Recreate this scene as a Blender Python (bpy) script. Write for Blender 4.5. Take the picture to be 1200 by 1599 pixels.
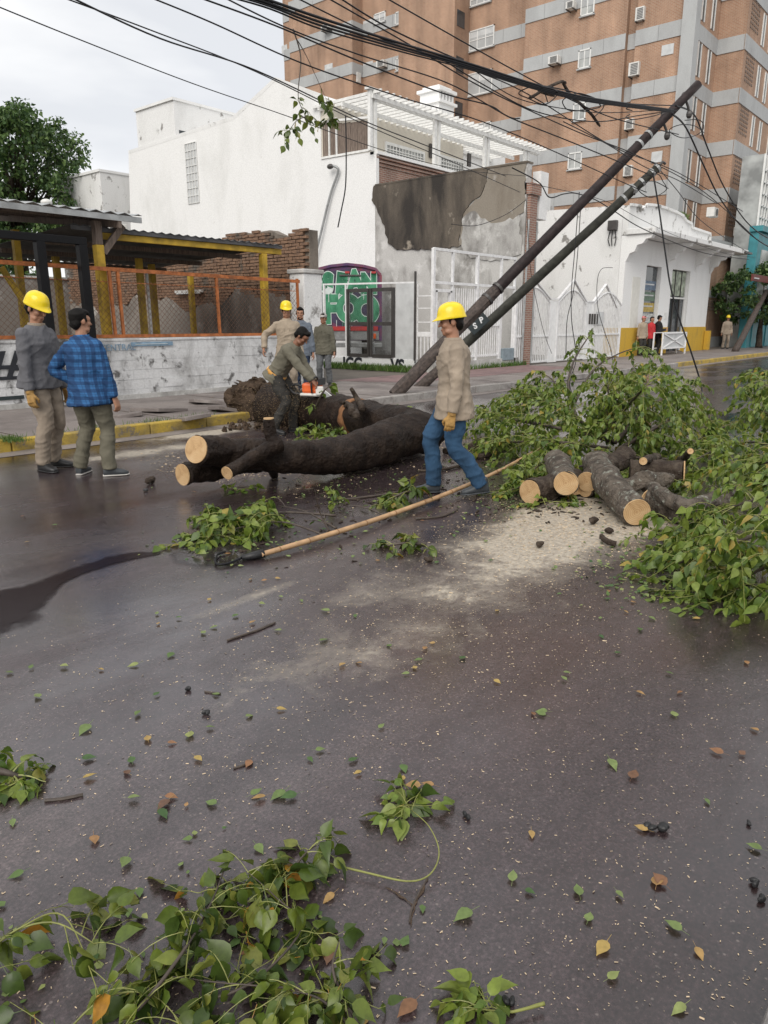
import bpy, bmesh, math, random
from mathutils import Vector, Matrix, Euler, noise as mnoise
V = Vector
R_ = math.radians
scene = bpy.context.scene
for o in list(bpy.data.objects): bpy.data.objects.remove(o)
col = scene.collection
rnd = random.Random(7)

# ---------------------------------------------------------------- camera
F_PX, CX, CY, CAM_H = 1150.0, 600.0, 799.5, 1.6
PITCH, YAW = math.atan(296.5/1150.0), R_(40.4)
cam_d = bpy.data.cameras.new('camera'); cam = bpy.data.objects.new('camera', cam_d); col.objects.link(cam)
cam.location = (0, 0, CAM_H); cam.rotation_euler = (R_(90)-PITCH, 0, YAW-R_(90))
cam_d.sensor_fit = 'VERTICAL'; cam_d.sensor_height = 36.0; cam_d.lens = F_PX/1599.0*36.0
cam_d.clip_start = 0.05; cam_d.clip_end = 3000
scene.camera = cam

# ---------------------------------------------------------------- sky, sun, exposure
SUN_EL, SUN_AZ = R_(42), R_(200)        # azimuth of the sun, counter-clockwise from +X
world = bpy.data.worlds.new('World'); scene.world = world; world.use_nodes = True
wn, wl = world.node_tree.nodes, world.node_tree.links
for n in list(wn): wn.remove(n)
def N(t, nodes, **kw):
    n = nodes.new(t)
    for k, v in kw.items():
        if k.startswith('i_'): n.inputs[k[2:].replace('_', ' ')].default_value = v
        else: setattr(n, k, v)
    return n
w_out = N('ShaderNodeOutputWorld', wn); w_bg = N('ShaderNodeBackground', wn)
sky = N('ShaderNodeTexSky', wn); sky.sky_type = 'NISHITA'; sky.sun_disc = False
sky.sun_elevation = SUN_EL; sky.sun_rotation = R_(90)-SUN_AZ
w_tc = N('ShaderNodeTexCoord', wn)
w_map = N('ShaderNodeMapping', wn); w_map.inputs['Scale'].default_value = (1.0, 1.0, 3.2)
w_n = N('ShaderNodeTexNoise', wn); w_n.inputs['Scale'].default_value = 2.1; w_n.inputs['Detail'].default_value = 5; w_n.inputs['Roughness'].default_value = .5
w_r = N('ShaderNodeValToRGB', wn)
w_r.color_ramp.elements[0].position = .36; w_r.color_ramp.elements[0].color = (7.2, 7.35, 7.65, 1)
w_r.color_ramp.elements[1].position = .60; w_r.color_ramp.elements[1].color = (10.0, 9.95, 9.85, 1)
w_mix = N('ShaderNodeMix', wn, data_type='RGBA'); w_mix.inputs['Factor'].default_value = .93
wl.new(w_tc.outputs['Generated'], w_map.inputs['Vector']); wl.new(w_map.outputs['Vector'], w_n.inputs['Vector'])
wl.new(w_n.outputs['Fac'], w_r.inputs['Fac'])
wl.new(sky.outputs['Color'], w_mix.inputs['A']); wl.new(w_r.outputs['Color'], w_mix.inputs['B'])
wl.new(w_mix.outputs['Result'], w_bg.inputs['Color']); w_bg.inputs['Strength'].default_value = .075
wl.new(w_bg.outputs['Background'], w_out.inputs['Surface'])
sun_d = bpy.data.lights.new('sun', 'SUN'); sun_d.energy = 1.5; sun_d.angle = R_(45); sun_d.color = (1, .95, .88)
sun = bpy.data.objects.new('sun', sun_d); col.objects.link(sun)
sdir = V((math.cos(SUN_EL)*math.cos(SUN_AZ), math.cos(SUN_EL)*math.sin(SUN_AZ), math.sin(SUN_EL)))
sun.rotation_euler = sdir.to_track_quat('Z', 'Y').to_euler(); sun.location = (0, 0, 40)
scene.view_settings.view_transform = 'Standard'; scene.view_settings.look = 'None'
scene.view_settings.exposure = 0.65; scene.view_settings.gamma = 1.0; scene.view_settings.use_curve_mapping = False
scene.render.engine = 'CYCLES'; scene.render.resolution_x = 768; scene.render.resolution_y = 1024

# ---------------------------------------------------------------- measuring helpers (photo pixel -> point on a real plane)
F0 = V((math.cos(YAW), math.sin(YAW), 0)); RT = V((math.sin(YAW), -math.cos(YAW), 0)); UPZ = V((0, 0, 1))
FW = F0*math.cos(PITCH) - UPZ*math.sin(PITCH); UP = F0*math.sin(PITCH) + UPZ*math.cos(PITCH)
CAM = V((0, 0, CAM_H))
def ray(x, y): return FW + RT*((x-CX)/F_PX) + UP*((CY-y)/F_PX)
def G(x, y, z=0.0): d = ray(x, y); return CAM + d*((z-CAM_H)/d.z)
def PX(x, y, X): d = ray(x, y); return CAM + d*(X/d.x)
def PY(x, y, Y): d = ray(x, y); return CAM + d*(Y/d.y)
def AT(x, y, dist): d = ray(x, y); return CAM + d*(dist/d.dot(F0))   # at a forward distance

# ---------------------------------------------------------------- object helpers
def tag(o, label=None, cat=None, group=None, kind=None):
    if label: o['label'] = label
    if cat: o['category'] = cat
    if group: o['group'] = group
    if kind: o['kind'] = kind
    return o
def empty(name, loc, label, cat, group=None, rz=0):
    o = bpy.data.objects.new(name, None); o.empty_display_size = .1; col.objects.link(o)
    o.location = loc; o.rotation_euler = (0, 0, rz)
    return tag(o, label, cat, group)
def link(name, me, parent=None, loc=None, mat=None):
    o = bpy.data.objects.new(name, me); col.objects.link(o)
    if mat and not me.materials: me.materials.append(mat)
    if parent is not None:
        o.parent = parent
        o.matrix_parent_inverse = parent_inv(parent)
    if loc is not None: o.location = loc
    return o
def local_mat(o):
    m = Matrix.LocRotScale(o.location, o.rotation_euler, o.scale)
    return (local_mat(o.parent) @ o.matrix_parent_inverse @ m) if o.parent else m
def parent_inv(p): return local_mat(p).inverted()
def attach(o, parent):
    o.parent = parent; o.matrix_parent_inverse = parent_inv(parent); return o

class MB:
    def __init__(s): s.v = []; s.f = []
    def add(s, vs, fs):
        b = len(s.v); s.v += [tuple(v) for v in vs]; s.f += [tuple(i+b for i in f) for f in fs]; return s
    def box(s, a, b):
        x0, y0, z0 = (min(a[i], b[i]) for i in range(3)); x1, y1, z1 = (max(a[i], b[i]) for i in range(3))
        return s.add([(x0,y0,z0),(x1,y0,z0),(x1,y1,z0),(x0,y1,z0),(x0,y0,z1),(x1,y0,z1),(x1,y1,z1),(x0,y1,z1)],
                     [(0,3,2,1),(4,5,6,7),(0,1,5,4),(1,2,6,5),(2,3,7,6),(3,0,4,7)])
    def bar(s, a, b, w, h=None, up=(0,0,1)):
        a, b = V(a), V(b); h = h or w; d = (b-a).normalized(); up = V(up)
        if abs(d.dot(up)) > .98: up = V((1,0,0))
        x = d.cross(up).normalized()*(w/2); y = x.cross(d).normalized()*(h/2)
        vs = [p+q for p in (a, b) for q in (-x-y, x-y, x+y, -x+y)]
        return s.add(vs, [(3,2,1,0),(4,5,6,7),(0,1,5,4),(1,2,6,5),(2,3,7,6),(3,0,4,7)])
    def prism(s, poly, vec):
        n = len(poly); vec = V(vec); a = [V(p) for p in poly]; b = [p+vec for p in a]
        return s.add(a+b, [tuple(range(n))[::-1], tuple(range(n, 2*n))] + [(i, (i+1) % n, n+(i+1) % n, n+i) for i in range(n)])
    def tube(s, pts, rad, n=8, cap=True, jit=0, rng=None):
        pts = [V(p) for p in pts]; m = len(pts)
        if not hasattr(rad, '__len__'): rad = [rad]*m
        t0 = (pts[1]-pts[0]).normalized(); ref = V((0,0,1)) if abs(t0.z) < .9 else V((1,0,0))
        x = t0.cross(ref).normalized(); vs = []
        for i, p in enumerate(pts):
            t = (pts[min(i+1, m-1)]-pts[max(i-1, 0)])
            if t.length < 1e-9: t = t0
            t.normalize(); x = (x - t*x.dot(t)).normalized(); y = t.cross(x)
            for k in range(n):
                a = 2*math.pi*k/n; r = rad[i]*(1+(rng.uniform(-jit, jit) if rng else 0))
                vs.append(p + (x*math.cos(a)+y*math.sin(a))*r)
        fs = [(i*n+k, i*n+(k+1) % n, (i+1)*n+(k+1) % n, (i+1)*n+k) for i in range(m-1) for k in range(n)]
        if cap: fs += [tuple(range(n))[::-1], tuple(range((m-1)*n, m*n))]
        return s.add(vs, fs)
    def ell(s, c, r, M=None, nu=14, nv=9):
        c = V(c); vs = []
        for j in range(1, nv):
            th = math.pi*j/nv
            for i in range(nu):
                a = 2*math.pi*i/nu; q = V((r[0]*math.sin(th)*math.cos(a), r[1]*math.sin(th)*math.sin(a), r[2]*math.cos(th)))
                vs.append(c + (M @ q if M else q))
        for z in (1, -1):
            q = V((0, 0, z*r[2])); vs.append(c + (M @ q if M else q))
        nr = nv-1; T, B = nr*nu, nr*nu+1
        fs = [(j*nu+i, (j+1)*nu+i, (j+1)*nu+(i+1) % nu, j*nu+(i+1) % nu) for j in range(nr-1) for i in range(nu)]
        fs += [(T, i, (i+1) % nu) for i in range(nu)] + [(B, (nr-1)*nu+(i+1) % nu, (nr-1)*nu+i) for i in range(nu)]
        return s.add(vs, fs)
    def loft(s, rings, n=14):
        vs = []; m = len(rings)
        for (c, ax, ay) in rings:
            for k in range(n):
                a = 2*math.pi*k/n; ca, sa = math.cos(a), math.sin(a)
                vs.append(V(c) + V(ax)*(abs(ca)**.85*(1 if ca >= 0 else -1)) + V(ay)*(abs(sa)**.85*(1 if sa >= 0 else -1)))
        fs = [(i*n+k, i*n+(k+1) % n, (i+1)*n+(k+1) % n, (i+1)*n+k) for i in range(m-1) for k in range(n)]
        fs += [tuple(range(n))[::-1], tuple(range((m-1)*n, m*n))]
        return s.add(vs, fs)
    def xform(s, M): s.v = [tuple(M @ V(v)) for v in s.v]; return s
    def mesh(s, name, mat=None, smooth=False, fix=False):
        me = bpy.data.meshes.new(name); me.from_pydata(s.v, [], s.f); me.update()
        if fix:
            bm = bmesh.new(); bm.from_mesh(me); bmesh.ops.recalc_face_normals(bm, faces=bm.faces); bm.to_mesh(me); bm.free()
        if smooth: me.polygons.foreach_set('use_smooth', [True]*len(me.polygons))
        if mat: me.materials.append(mat)
        return me
    def build(s, name, mat, parent=None, smooth=False, bevel=0, fix=False, kind=None):
        o = link(name, s.mesh(name, mat, smooth, fix), parent)
        if bevel:
            b = o.modifiers.new('bevel', 'BEVEL'); b.width = bevel; b.segments = 2; b.limit_method = 'ANGLE'
        if kind: o['kind'] = kind
        return o
def boxo(name, a, b, mat, parent=None, bevel=0): return MB().box(a, b).build(name, mat, parent, bevel=bevel)
def spline(pts, k=6):
    pts = [V(p) for p in pts]; out = []
    for i in range(len(pts)-1):
        p0, p1, p2, p3 = pts[max(i-1, 0)], pts[i], pts[i+1], pts[min(i+2, len(pts)-1)]
        for j in range(k):
            t = j/k; out.append(.5*((2*p1)+(p2-p0)*t+(2*p0-5*p1+4*p2-p3)*t*t+(-p0+3*p1-3*p2+p3)*t**3))
    return out+[pts[-1]]
def lerpl(vals, n):
    out = []
    for i in range(n):
        t = i/(n-1)*(len(vals)-1); k = min(int(t), len(vals)-2); out.append(vals[k]*(1-(t-k))+vals[k+1]*(t-k))
    return out

# ---------------------------------------------------------------- materials
def newmat(name):
    m = bpy.data.materials.new(name); m.use_nodes = True; nt = m.node_tree
    return m, nt.nodes, nt.links, nt.nodes['Principled BSDF']
def c4(c): return (c[0], c[1], c[2], 1)
def pos(nodes, links, scale=(1,1,1), obj=False):
    if obj: g = nodes.new('ShaderNodeTexCoord'); o = g.outputs['Object']
    else: g = nodes.new('ShaderNodeNewGeometry'); o = g.outputs['Position']
    if scale == (1,1,1): return o
    m = nodes.new('ShaderNodeMapping'); m.inputs['Scale'].default_value = scale; links.new(o, m.inputs['Vector']); return m.outputs['Vector']
def nz(nodes, links, vec, scale, detail=4, rough=.55, dist=0):
    n = nodes.new('ShaderNodeTexNoise'); n.inputs['Scale'].default_value = scale; n.inputs['Detail'].default_value = detail
    n.inputs['Roughness'].default_value = rough; n.inputs['Distortion'].default_value = dist
    links.new(vec, n.inputs['Vector']); return n.outputs['Fac']
def ramp(nodes, links, fac, stops):
    r = nodes.new('ShaderNodeValToRGB'); e = r.color_ramp.elements
    while len(e) < len(stops): e.new(.5)
    for i, (p, c) in enumerate(stops): e[i].position = p; e[i].color = c4(c) if hasattr(c, '__len__') else (c, c, c, 1)
    links.new(fac, r.inputs['Fac']); return r.outputs['Color']
def mixc(nodes, links, fac, a, b, mode='MIX'):
    m = nodes.new('ShaderNodeMix'); m.data_type = 'RGBA'; m.blend_type = mode
    for sock, val in (('Factor', fac), ('A', a), ('B', b)):
        s = m.inputs[sock] if sock == 'Factor' else [i for i in m.inputs if i.name == sock and i.type == 'RGBA'][0]
        if hasattr(val, 'is_linked') or hasattr(val, 'node'): links.new(val, s)
        elif sock == 'Factor': s.default_value = val
        else: s.default_value = c4(val)
    return [o for o in m.outputs if o.type == 'RGBA'][0]
def math_(nodes, links, op, a, b=None, clamp=False):
    m = nodes.new('ShaderNodeMath'); m.operation = op; m.use_clamp = clamp
    for i, v in enumerate((a, b)):
        if v is None: continue
        if hasattr(v, 'node'): links.new(v, m.inputs[i])
        else: m.inputs[i].default_value = v
    return m.outputs[0]
def bump(nodes, links, b, h, strength=.3, dist=.01):
    n = nodes.new('ShaderNodeBump'); n.inputs['Strength'].default_value = strength; n.inputs['Distance'].default_value = dist
    links.new(h, n.inputs['Height']); links.new(n.outputs['Normal'], b.inputs['Normal']); return n
def plain(name, c, rough=.6, var=.25, scale=6, metal=0, bs=.15, bscale=60, spec=.5, obj=False, stretch=(1,1,1)):
    m, n, l, b = newmat(name); p = pos(n, l, stretch, obj); f = nz(n, l, p, scale, 5)
    k0, k1 = 1-var, 1+var
    l.new(ramp(n, l, f, [(.3, [x*k0 for x in c]), (.7, [min(1, x*k1) for x in c])]), b.inputs['Base Color'])
    b.inputs['Roughness'].default_value = rough; b.inputs['Metallic'].default_value = metal; b.inputs['Specular IOR Level'].default_value = spec
    if bs: bump(n, l, b, nz(n, l, p, bscale, 3), bs, .01)
    return m
def stained(name, c, stain, lo=.5, hi=.7, scale=1.2, rough=.8, stretch=(1,1,.45), fine=None, flo=.56, fhi=.66, fscale=4, bs=.3, bscale=30, amt=1.0):
    m, n, l, b = newmat(name); p = pos(n, l, stretch)
    f = ramp(n, l, nz(n, l, p, scale, 7, .62, .3), [(lo, 0.0), (hi, amt)])
    cc = mixc(n, l, f, c, stain)
    if fine: cc = mixc(n, l, ramp(n, l, nz(n, l, pos(n, l), fscale, 8, .65, .2), [(flo, 0.0), (fhi, 1.0)]), cc, fine)
    g = ramp(n, l, nz(n, l, pos(n, l), 25, 3), [(.3, .88), (.7, 1.06)])
    cc = mixc(n, l, 1.0, cc, g, 'MULTIPLY')
    l.new(cc, b.inputs['Base Color']); b.inputs['Roughness'].default_value = rough; b.inputs['Specular IOR Level'].default_value = .16 if c[0] < .12 else .35
    bump(n, l, b, nz(n, l, pos(n, l), bscale, 5), bs, .03 if bs > .85 else .02)
    return m
M = {}
M['white_wall'] = stained('white_painted_wall', (.80,.80,.79), (.66,.66,.64), .50, .75, .5, .85, fine=(.60,.58,.55), flo=.66, fhi=.76, fscale=2.5, bs=.25)
M['white_old'] = stained('old_white_plaster', (.76,.76,.75), (.60,.60,.58), .5, .75, .6, .85, fine=(.27,.26,.245), flo=.585, fhi=.64, fscale=1.5, bs=.4)
M['white_metal'] = plain('white_metal_paint', (.78,.78,.77), .45, .08, 8, bs=.05)
M['white_gate'] = plain('white_gate_paint', (.74,.74,.74), .5, .12, 8, bs=.05)
M['pale_wood'] = plain('white_pergola_paint', (.75,.75,.73), .6, .12, 8)
M['cream'] = stained('cream_plaster', (.62,.58,.50), (.54,.5,.43), .5, .75)
M['concrete'] = stained('grey_concrete', (.50,.49,.47), (.19,.18,.165), .46, .68, 1.1, stretch=(1,1,.6), fine=(.60,.59,.57), flo=.53, fhi=.64, fscale=1.6, bs=.5)
M['dark_stain'] = stained('black_stained_plaster', (.150,.125,.098), (.035,.03,.026), .44, .62, .55, stretch=(1,1,.28), fine=(.30,.26,.21), flo=.62, fhi=.70, fscale=1.6, bs=.6)
M['brown_stain'] = stained('brown_plaster', (.25,.22,.18), (.16,.13,.10), .45, .7, .7, fine=(.40,.38,.35), flo=.6, fhi=.68, fscale=1.2, bs=.5)
M['render_grey'] = stained('grey_old_render', (.42,.41,.39), (.20,.19,.18), .46, .64, 1.0, fine=(.55,.54,.52), flo=.52, fhi=.64, fscale=1.5, bs=.5)
M['lot_wall'] = stained('dirty_lot_render', (.22,.195,.17), (.07,.06,.052), .45, .66, .8, fine=(.4,.38,.35), flo=.58, fhi=.7, fscale=1.2, bs=.5)
M['block'] = stained('whitewashed_block', (.68,.68,.68), (.36,.355,.35), .47, .66, 1.6, stretch=(1,1,.7), fine=(.14,.135,.13), flo=.57, fhi=.66, fscale=3.4, bs=.5, bscale=45)
M['old_brick'] = stained('old_handmade_brick', (.235,.14,.088), (.13,.08,.055), .45, .6, 7, stretch=(1,1,3), fine=(.10,.085,.07), flo=.56, fhi=.66, fscale=1.1, bs=.7, bscale=50)
M['mortar'] = stained('old_lime_mortar', (.20,.17,.14), (.10,.085,.07), .45, .65, 2, bs=.6)
M['brown_wood'] = plain('weathered_board', (.17,.13,.105), .8, .45, 7, stretch=(6,6,.6), bscale=30)
M['pole_dark'] = plain('tarred_pole_wood', (.024,.016,.016), .55, .5, 9, bs=.4, bscale=35, spec=.25)
M['pole_green'] = plain('mossy_pole_wood', (.040,.040,.032), .6, .45, 7, bs=.4, bscale=35, spec=.25)
M['pole_grey'] = plain('grey_split_pole_wood', (.058,.043,.036), .75, .6, 14, bs=.8, bscale=30)
M['black_paint'] = plain('black_steel_paint', (.005,.005,.006), .45, .3, 10, bs=.1, spec=.2)
M['yellow_post'] = plain('worn_yellow_paint', (.42,.27,.025), .65, .45, 4, bs=.3)
M['orange_steel'] = plain('rusty_orange_paint', (.36,.115,.032), .65, .45, 9, bs=.3)
M['galv'] = plain('galvanised_sheet', (.34,.35,.35), .4, .3, 4, metal=.3)
M['roof_dark'] = plain('old_dark_sheet', (.075,.075,.078), .55, .5, 3, metal=.2)
M['roof_under'] = plain('roof_underside', (.10,.09,.085), .8, .4, 3)
M['yellow_base'] = stained('yellow_dado_paint', (.58,.36,.045), (.45,.29,.06), .5, .72, 2, bs=.2)
M['kerb_yellow'] = stained('worn_yellow_kerb', (.47,.33,.06), (.22,.17,.08), .42, .66, 2.2, stretch=(1,1,1), fine=(.17,.15,.13), flo=.56, fhi=.66, fscale=7, bs=.6, bscale=45)
M['kerb_grey'] = stained('concrete_kerb', (.34,.32,.30), (.20,.18,.17), .45, .65, 3, stretch=(1,1,1), bs=.6)
M['pavement'] = stained('damp_pavement', (.235,.205,.19), (.135,.115,.108), .42, .66, .9, .55, (1,1,1), fine=(.30,.27,.25), flo=.58, fhi=.70, fscale=2.3, bs=.4, bscale=60)
M['pavement_pink'] = stained('pinkish_paving', (.22,.14,.135), (.14,.09,.09), .45, .65, 2, .6, (1,1,1))
M['near_pavement'] = stained('pale_speckled_pavement', (.42,.40,.39), (.22,.2,.2), .45, .6, 20, .6, (1,1,1))
M['soil'] = stained('wet_brown_soil', (.088,.061,.043), (.038,.026,.018), .4, .62, 6, .85, (1,1,1), fine=(.13,.10,.07), flo=.6, fhi=.7, fscale=14, bs=1, bscale=30)
M['ground'] = stained('bare_ground', (.15,.13,.11), (.09,.08,.07), .45, .65, .5, .9, (1,1,1))
M['bark'] = stained('wet_dark_bark', (.014,.0088,.0066), (.032,.021,.015), .42, .66, 7, .5, (1,1,1), fine=(.042,.034,.027), flo=.64, fhi=.74, fscale=11, bs=1, bscale=26)
M['log_bark'] = stained('lichened_bark', (.125,.102,.080), (.048,.037,.028), .42, .62, 9, .75, (1,1,1), fine=(.24,.245,.205), flo=.56, fhi=.63, fscale=15, bs=.9, bscale=40)
M['log_dark'] = stained('dark_log_bark', (.042,.030,.023), (.090,.070,.053), .45, .65, 9, .65, (1,1,1), fine=(.13,.125,.10), flo=.62, fhi=.7, fscale=15, bs=.9, bscale=40)
M['twig_brown'] = plain('brown_twig_bark', (.060,.045,.035), .6, .4, 20)
M['twig_green'] = plain('green_shoot', (.20,.21,.055), .5, .3, 20)
M['bamboo'] = plain('pale_bamboo', (.44,.275,.145), .45, .3, 9, obj=False, bs=.2)
M['bamboo_dark'] = plain('bamboo_joint', (.24,.12,.05), .6, .3, 9)
M['black_rubber'] = plain('black_rubber', (.012,.012,.013), .5, .3, 10)
M['near_kerb'] = stained('damp_near_kerb', (.27,.255,.245), (.15,.14,.135), .42, .62, 6, .6, (1,1,1), bs=.6)
M['wire'] = plain('black_cable', (.008,.008,.010), .5, .2, 10, bs=0, spec=.25)
M['steel'] = plain('bright_steel', (.5,.5,.5), .35, .15, 10, metal=.8)
M['ac'] = plain('air_conditioner_casing', (.62,.61,.58), .5, .12, 4, bs=0)
M['ac_dark'] = plain('air_conditioner_grille', (.13,.13,.13), .6, .3, 30, bs=0)
M['frame_white'] = plain('white_window_frame', (.70,.70,.68), .5, .1, 4, bs=0)
M['dark_frame'] = plain('dark_bronze_frame', (.055,.05,.047), .45, .25, 6, bs=.05)
M['blank_panel'] = plain('pale_blank_panel', (.52,.53,.53), .6, .15, 3, bs=0)
M['band'] = stained('pale_concrete_panel', (.42,.43,.43), (.34,.345,.345), .45, .7, .7, .8, bs=.15)
M['chip'] = plain('wood_chip', (.54,.42,.28), .9, .3, 30, bs=0)
M['sign'] = plain('dark_sign_plate', (.022,.033,.036), .45, .2, 10, bs=0)
M['letter'] = plain('white_letter', (.72,.73,.73), .5, .08, 10, bs=0)
M['teal'] = plain('teal_paint', (.035,.20,.23), .5, .25, 2)
M['red_dark'] = plain('dark_red_paint', (.12,.025,.02), .6, .3, 6)
M['truck_purple'] = stained('purple_sprayed_panel', (.155,.055,.10), (.075,.04,.12), .45, .6, 1.3, .55, (1,1,1), fine=(.28,.055,.05), flo=.56, fhi=.68, fscale=1.4, bs=.1)
M['truck_red'] = plain('truck_red_strip', (.38,.03,.03), .5, .2, 6)
M['truck_grey'] = plain('truck_grey_steel', (.24,.24,.24), .5, .3, 6, metal=.2)
M['orange_lens'] = plain('orange_lens', (.6,.10,.02), .25, .1, 6, bs=0)
M['gr_green'] = stained('green_spray_paint', (.085,.30,.17), (.035,.15,.085), .42, .62, 2.5, .6, (1,1,.6), bs=.1)
M['gr_white'] = plain('white_spray_paint', (.62,.68,.66), .6, .1, 6, bs=0)
M['gr_black'] = plain('black_spray_paint', (.016,.018,.024), .6, .3, 6, bs=0)
M['gr_blue'] = plain('faded_blue_paint', (.20,.30,.40), .8, .3, 8, bs=0)
M['hard_hat'] = plain('yellow_hard_hat', (.76,.57,.012), .24, .10, 14, bs=.04, bscale=90)
M['eye'] = plain('dark_eye', (.025,.018,.014), .2, .2, 20, bs=0)
def glass(name, c, rough=.08):
    m, n, l, b = newmat(name); p = pos(n, l)
    l.new(ramp(n, l, nz(n, l, p, .9, 3), [(.35, [x*.6 for x in c]), (.65, [x*1.3 for x in c])]), b.inputs['Base Color'])
    b.inputs['Roughness'].default_value = rough; b.inputs['IOR'].default_value = 1.5; return m
M['glass'] = glass('dim_window_glass', (.055,.062,.068))
M['glass_pale'] = glass('curtained_window_glass', (.33,.34,.33), .2)
def clear_glass():
    m, n, l, b = newmat('clear_door_glass')
    t = n.new('ShaderNodeBsdfTransparent'); t.inputs['Color'].default_value = (.93,.95,.95,1); g = n.new('ShaderNodeBsdfGlossy'); g.inputs['Roughness'].default_value = .05
    fr = n.new('ShaderNodeFresnel'); fr.inputs['IOR'].default_value = 1.45; mx = n.new('ShaderNodeMixShader')
    l.new(fr.outputs[0], mx.inputs[0]); l.new(t.outputs[0], mx.inputs[1]); l.new(g.outputs[0], mx.inputs[2])
    l.new(mx.outputs[0], n['Material Output'].inputs['Surface']); return m
M['clear_glass'] = clear_glass()
def brick_mat(name, c1, c2, mort, bw=.24, bh=.075, ms=.012, bs=.3):
    m, n, l, b = newmat(name)
    g = n.new('ShaderNodeNewGeometry'); sp = n.new('ShaderNodeSeparateXYZ'); l.new(g.outputs['Position'], sp.inputs[0])
    cb = n.new('ShaderNodeCombineXYZ'); l.new(math_(n, l, 'ADD', sp.outputs[0], sp.outputs[1]), cb.inputs[0]); l.new(sp.outputs[2], cb.inputs[1])
    t = n.new('ShaderNodeTexBrick'); t.inputs['Scale'].default_value = 1; t.inputs['Brick Width'].default_value = bw; t.inputs['Row Height'].default_value = bh
    t.inputs['Mortar Size'].default_value = ms; t.inputs['Color1'].default_value = c4(c1); t.inputs['Color2'].default_value = c4(c2); t.inputs['Mortar'].default_value = c4(mort)
    l.new(cb.outputs[0], t.inputs['Vector'])
    v = mixc(n, l, 1.0, ramp(n, l, nz(n, l, g.outputs['Position'], .35, 6, .6), [(.3, .78), (.7, 1.15)]), ramp(n, l, nz(n, l, pos(n, l, (1, 1, .12)), .9, 6, .65), [(.32, .72), (.6, 1.08)]), 'MULTIPLY')
    l.new(mixc(n, l, 1.0, t.outputs['Color'], v, 'MULTIPLY'), b.inputs['Base Color']); b.inputs['Roughness'].default_value = .85
    bump(n, l, b, math_(n, l, 'SUBTRACT', 1.0, t.outputs['Fac']), bs, .01); return m
M['tower_brick'] = brick_mat('tower_brick', (.325,.175,.105), (.39,.225,.14), (.42,.32,.245))
M['terrace_brick'] = brick_mat('terrace_brick', (.24,.125,.09), (.30,.155,.11), (.36,.3,.26), bs=.5)
def leaf_mat(name, stops, rough=.38):
    m, n, l, b = newmat(name)
    oi = n.new('ShaderNodeObjectInfo'); gi = n.new('ShaderNodeNewGeometry')
    s = math_(n, l, 'FRACT', math_(n, l, 'ADD', oi.outputs['Random'], gi.outputs['Random Per Island']))
    cc = ramp(n, l, s, stops); cc = mixc(n, l, 1.0, cc, ramp(n, l, nz(n, l, pos(n, l), 60, 3), [(.3, .8), (.7, 1.2)]), 'MULTIPLY')
    l.new(cc, b.inputs['Base Color']); b.inputs['Roughness'].default_value = rough; b.inputs['Specular IOR Level'].default_value = .45
    tr = n.new('ShaderNodeBsdfTranslucent'); l.new(cc, tr.inputs['Color']); mx = n.new('ShaderNodeMixShader'); mx.inputs[0].default_value = .28
    l.new(b.outputs[0], mx.inputs[1]); l.new(tr.outputs[0], mx.inputs[2]); l.new(mx.outputs[0], n['Material Output'].inputs['Surface']); return m
M['leaf'] = leaf_mat('green_leaf', [(0, (.046,.085,.016)), (.35, (.105,.165,.024)), (.7, (.180,.235,.036)), (.96, (.17,.215,.045)), (.985, (.33,.25,.05))])
M['leaf_dark'] = leaf_mat('deep_green_leaf', [(0, (.036,.066,.014)), (.4, (.085,.125,.019)), (.8, (.145,.185,.028)), (.97, (.19,.20,.04)), (.985, (.42,.20,.03))], .32)
M['leaf_yellow'] = leaf_mat('yellowed_leaf', [(0, (.46,.33,.10)), (.4, (.42,.26,.10)), (.7, (.34,.17,.08)), (1, (.15,.08,.05))])
M['leaf_floor'] = leaf_mat('fallen_green_leaf', [(0, (.05,.11,.035)), (.4, (.12,.19,.055)), (.8, (.22,.28,.10)), (1, (.30,.33,.11))], .5)
M['tree_leaf'] = leaf_mat('street_tree_leaf', [(0, (.028,.062,.022)), (.5, (.065,.125,.036)), (1, (.13,.20,.055))], .5)
M['grass'] = leaf_mat('grass_blade', [(0, (.05,.11,.02)), (.6, (.09,.17,.03)), (1, (.16,.2,.06))], .5)
def cut_mat():
    m, n, l, b = newmat('fresh_cut_wood'); p = pos(n, l, obj=True)
    f = nz(n, l, p, 9, 6, .6, .6); w = n.new('ShaderNodeTexWave'); w.wave_type = 'RINGS'; w.rings_direction = 'SPHERICAL'; w.inputs['Scale'].default_value = 22; w.inputs['Distortion'].default_value = 2; w.inputs['Detail'].default_value = 3
    l.new(p, w.inputs['Vector'])
    cc = ramp(n, l, f, [(.3, (.27,.15,.065)), (.5, (.46,.305,.155)), (.7, (.54,.39,.225))])
    l.new(mixc(n, l, .35, cc, ramp(n, l, w.outputs['Fac'], [(0, (.32,.16,.06)), (1, (.60,.41,.21))])), b.inputs['Base Color'])
    b.inputs['Roughness'].default_value = .8; bump(n, l, b, f, .3, .01); return m
M['cut'] = cut_mat()
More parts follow.
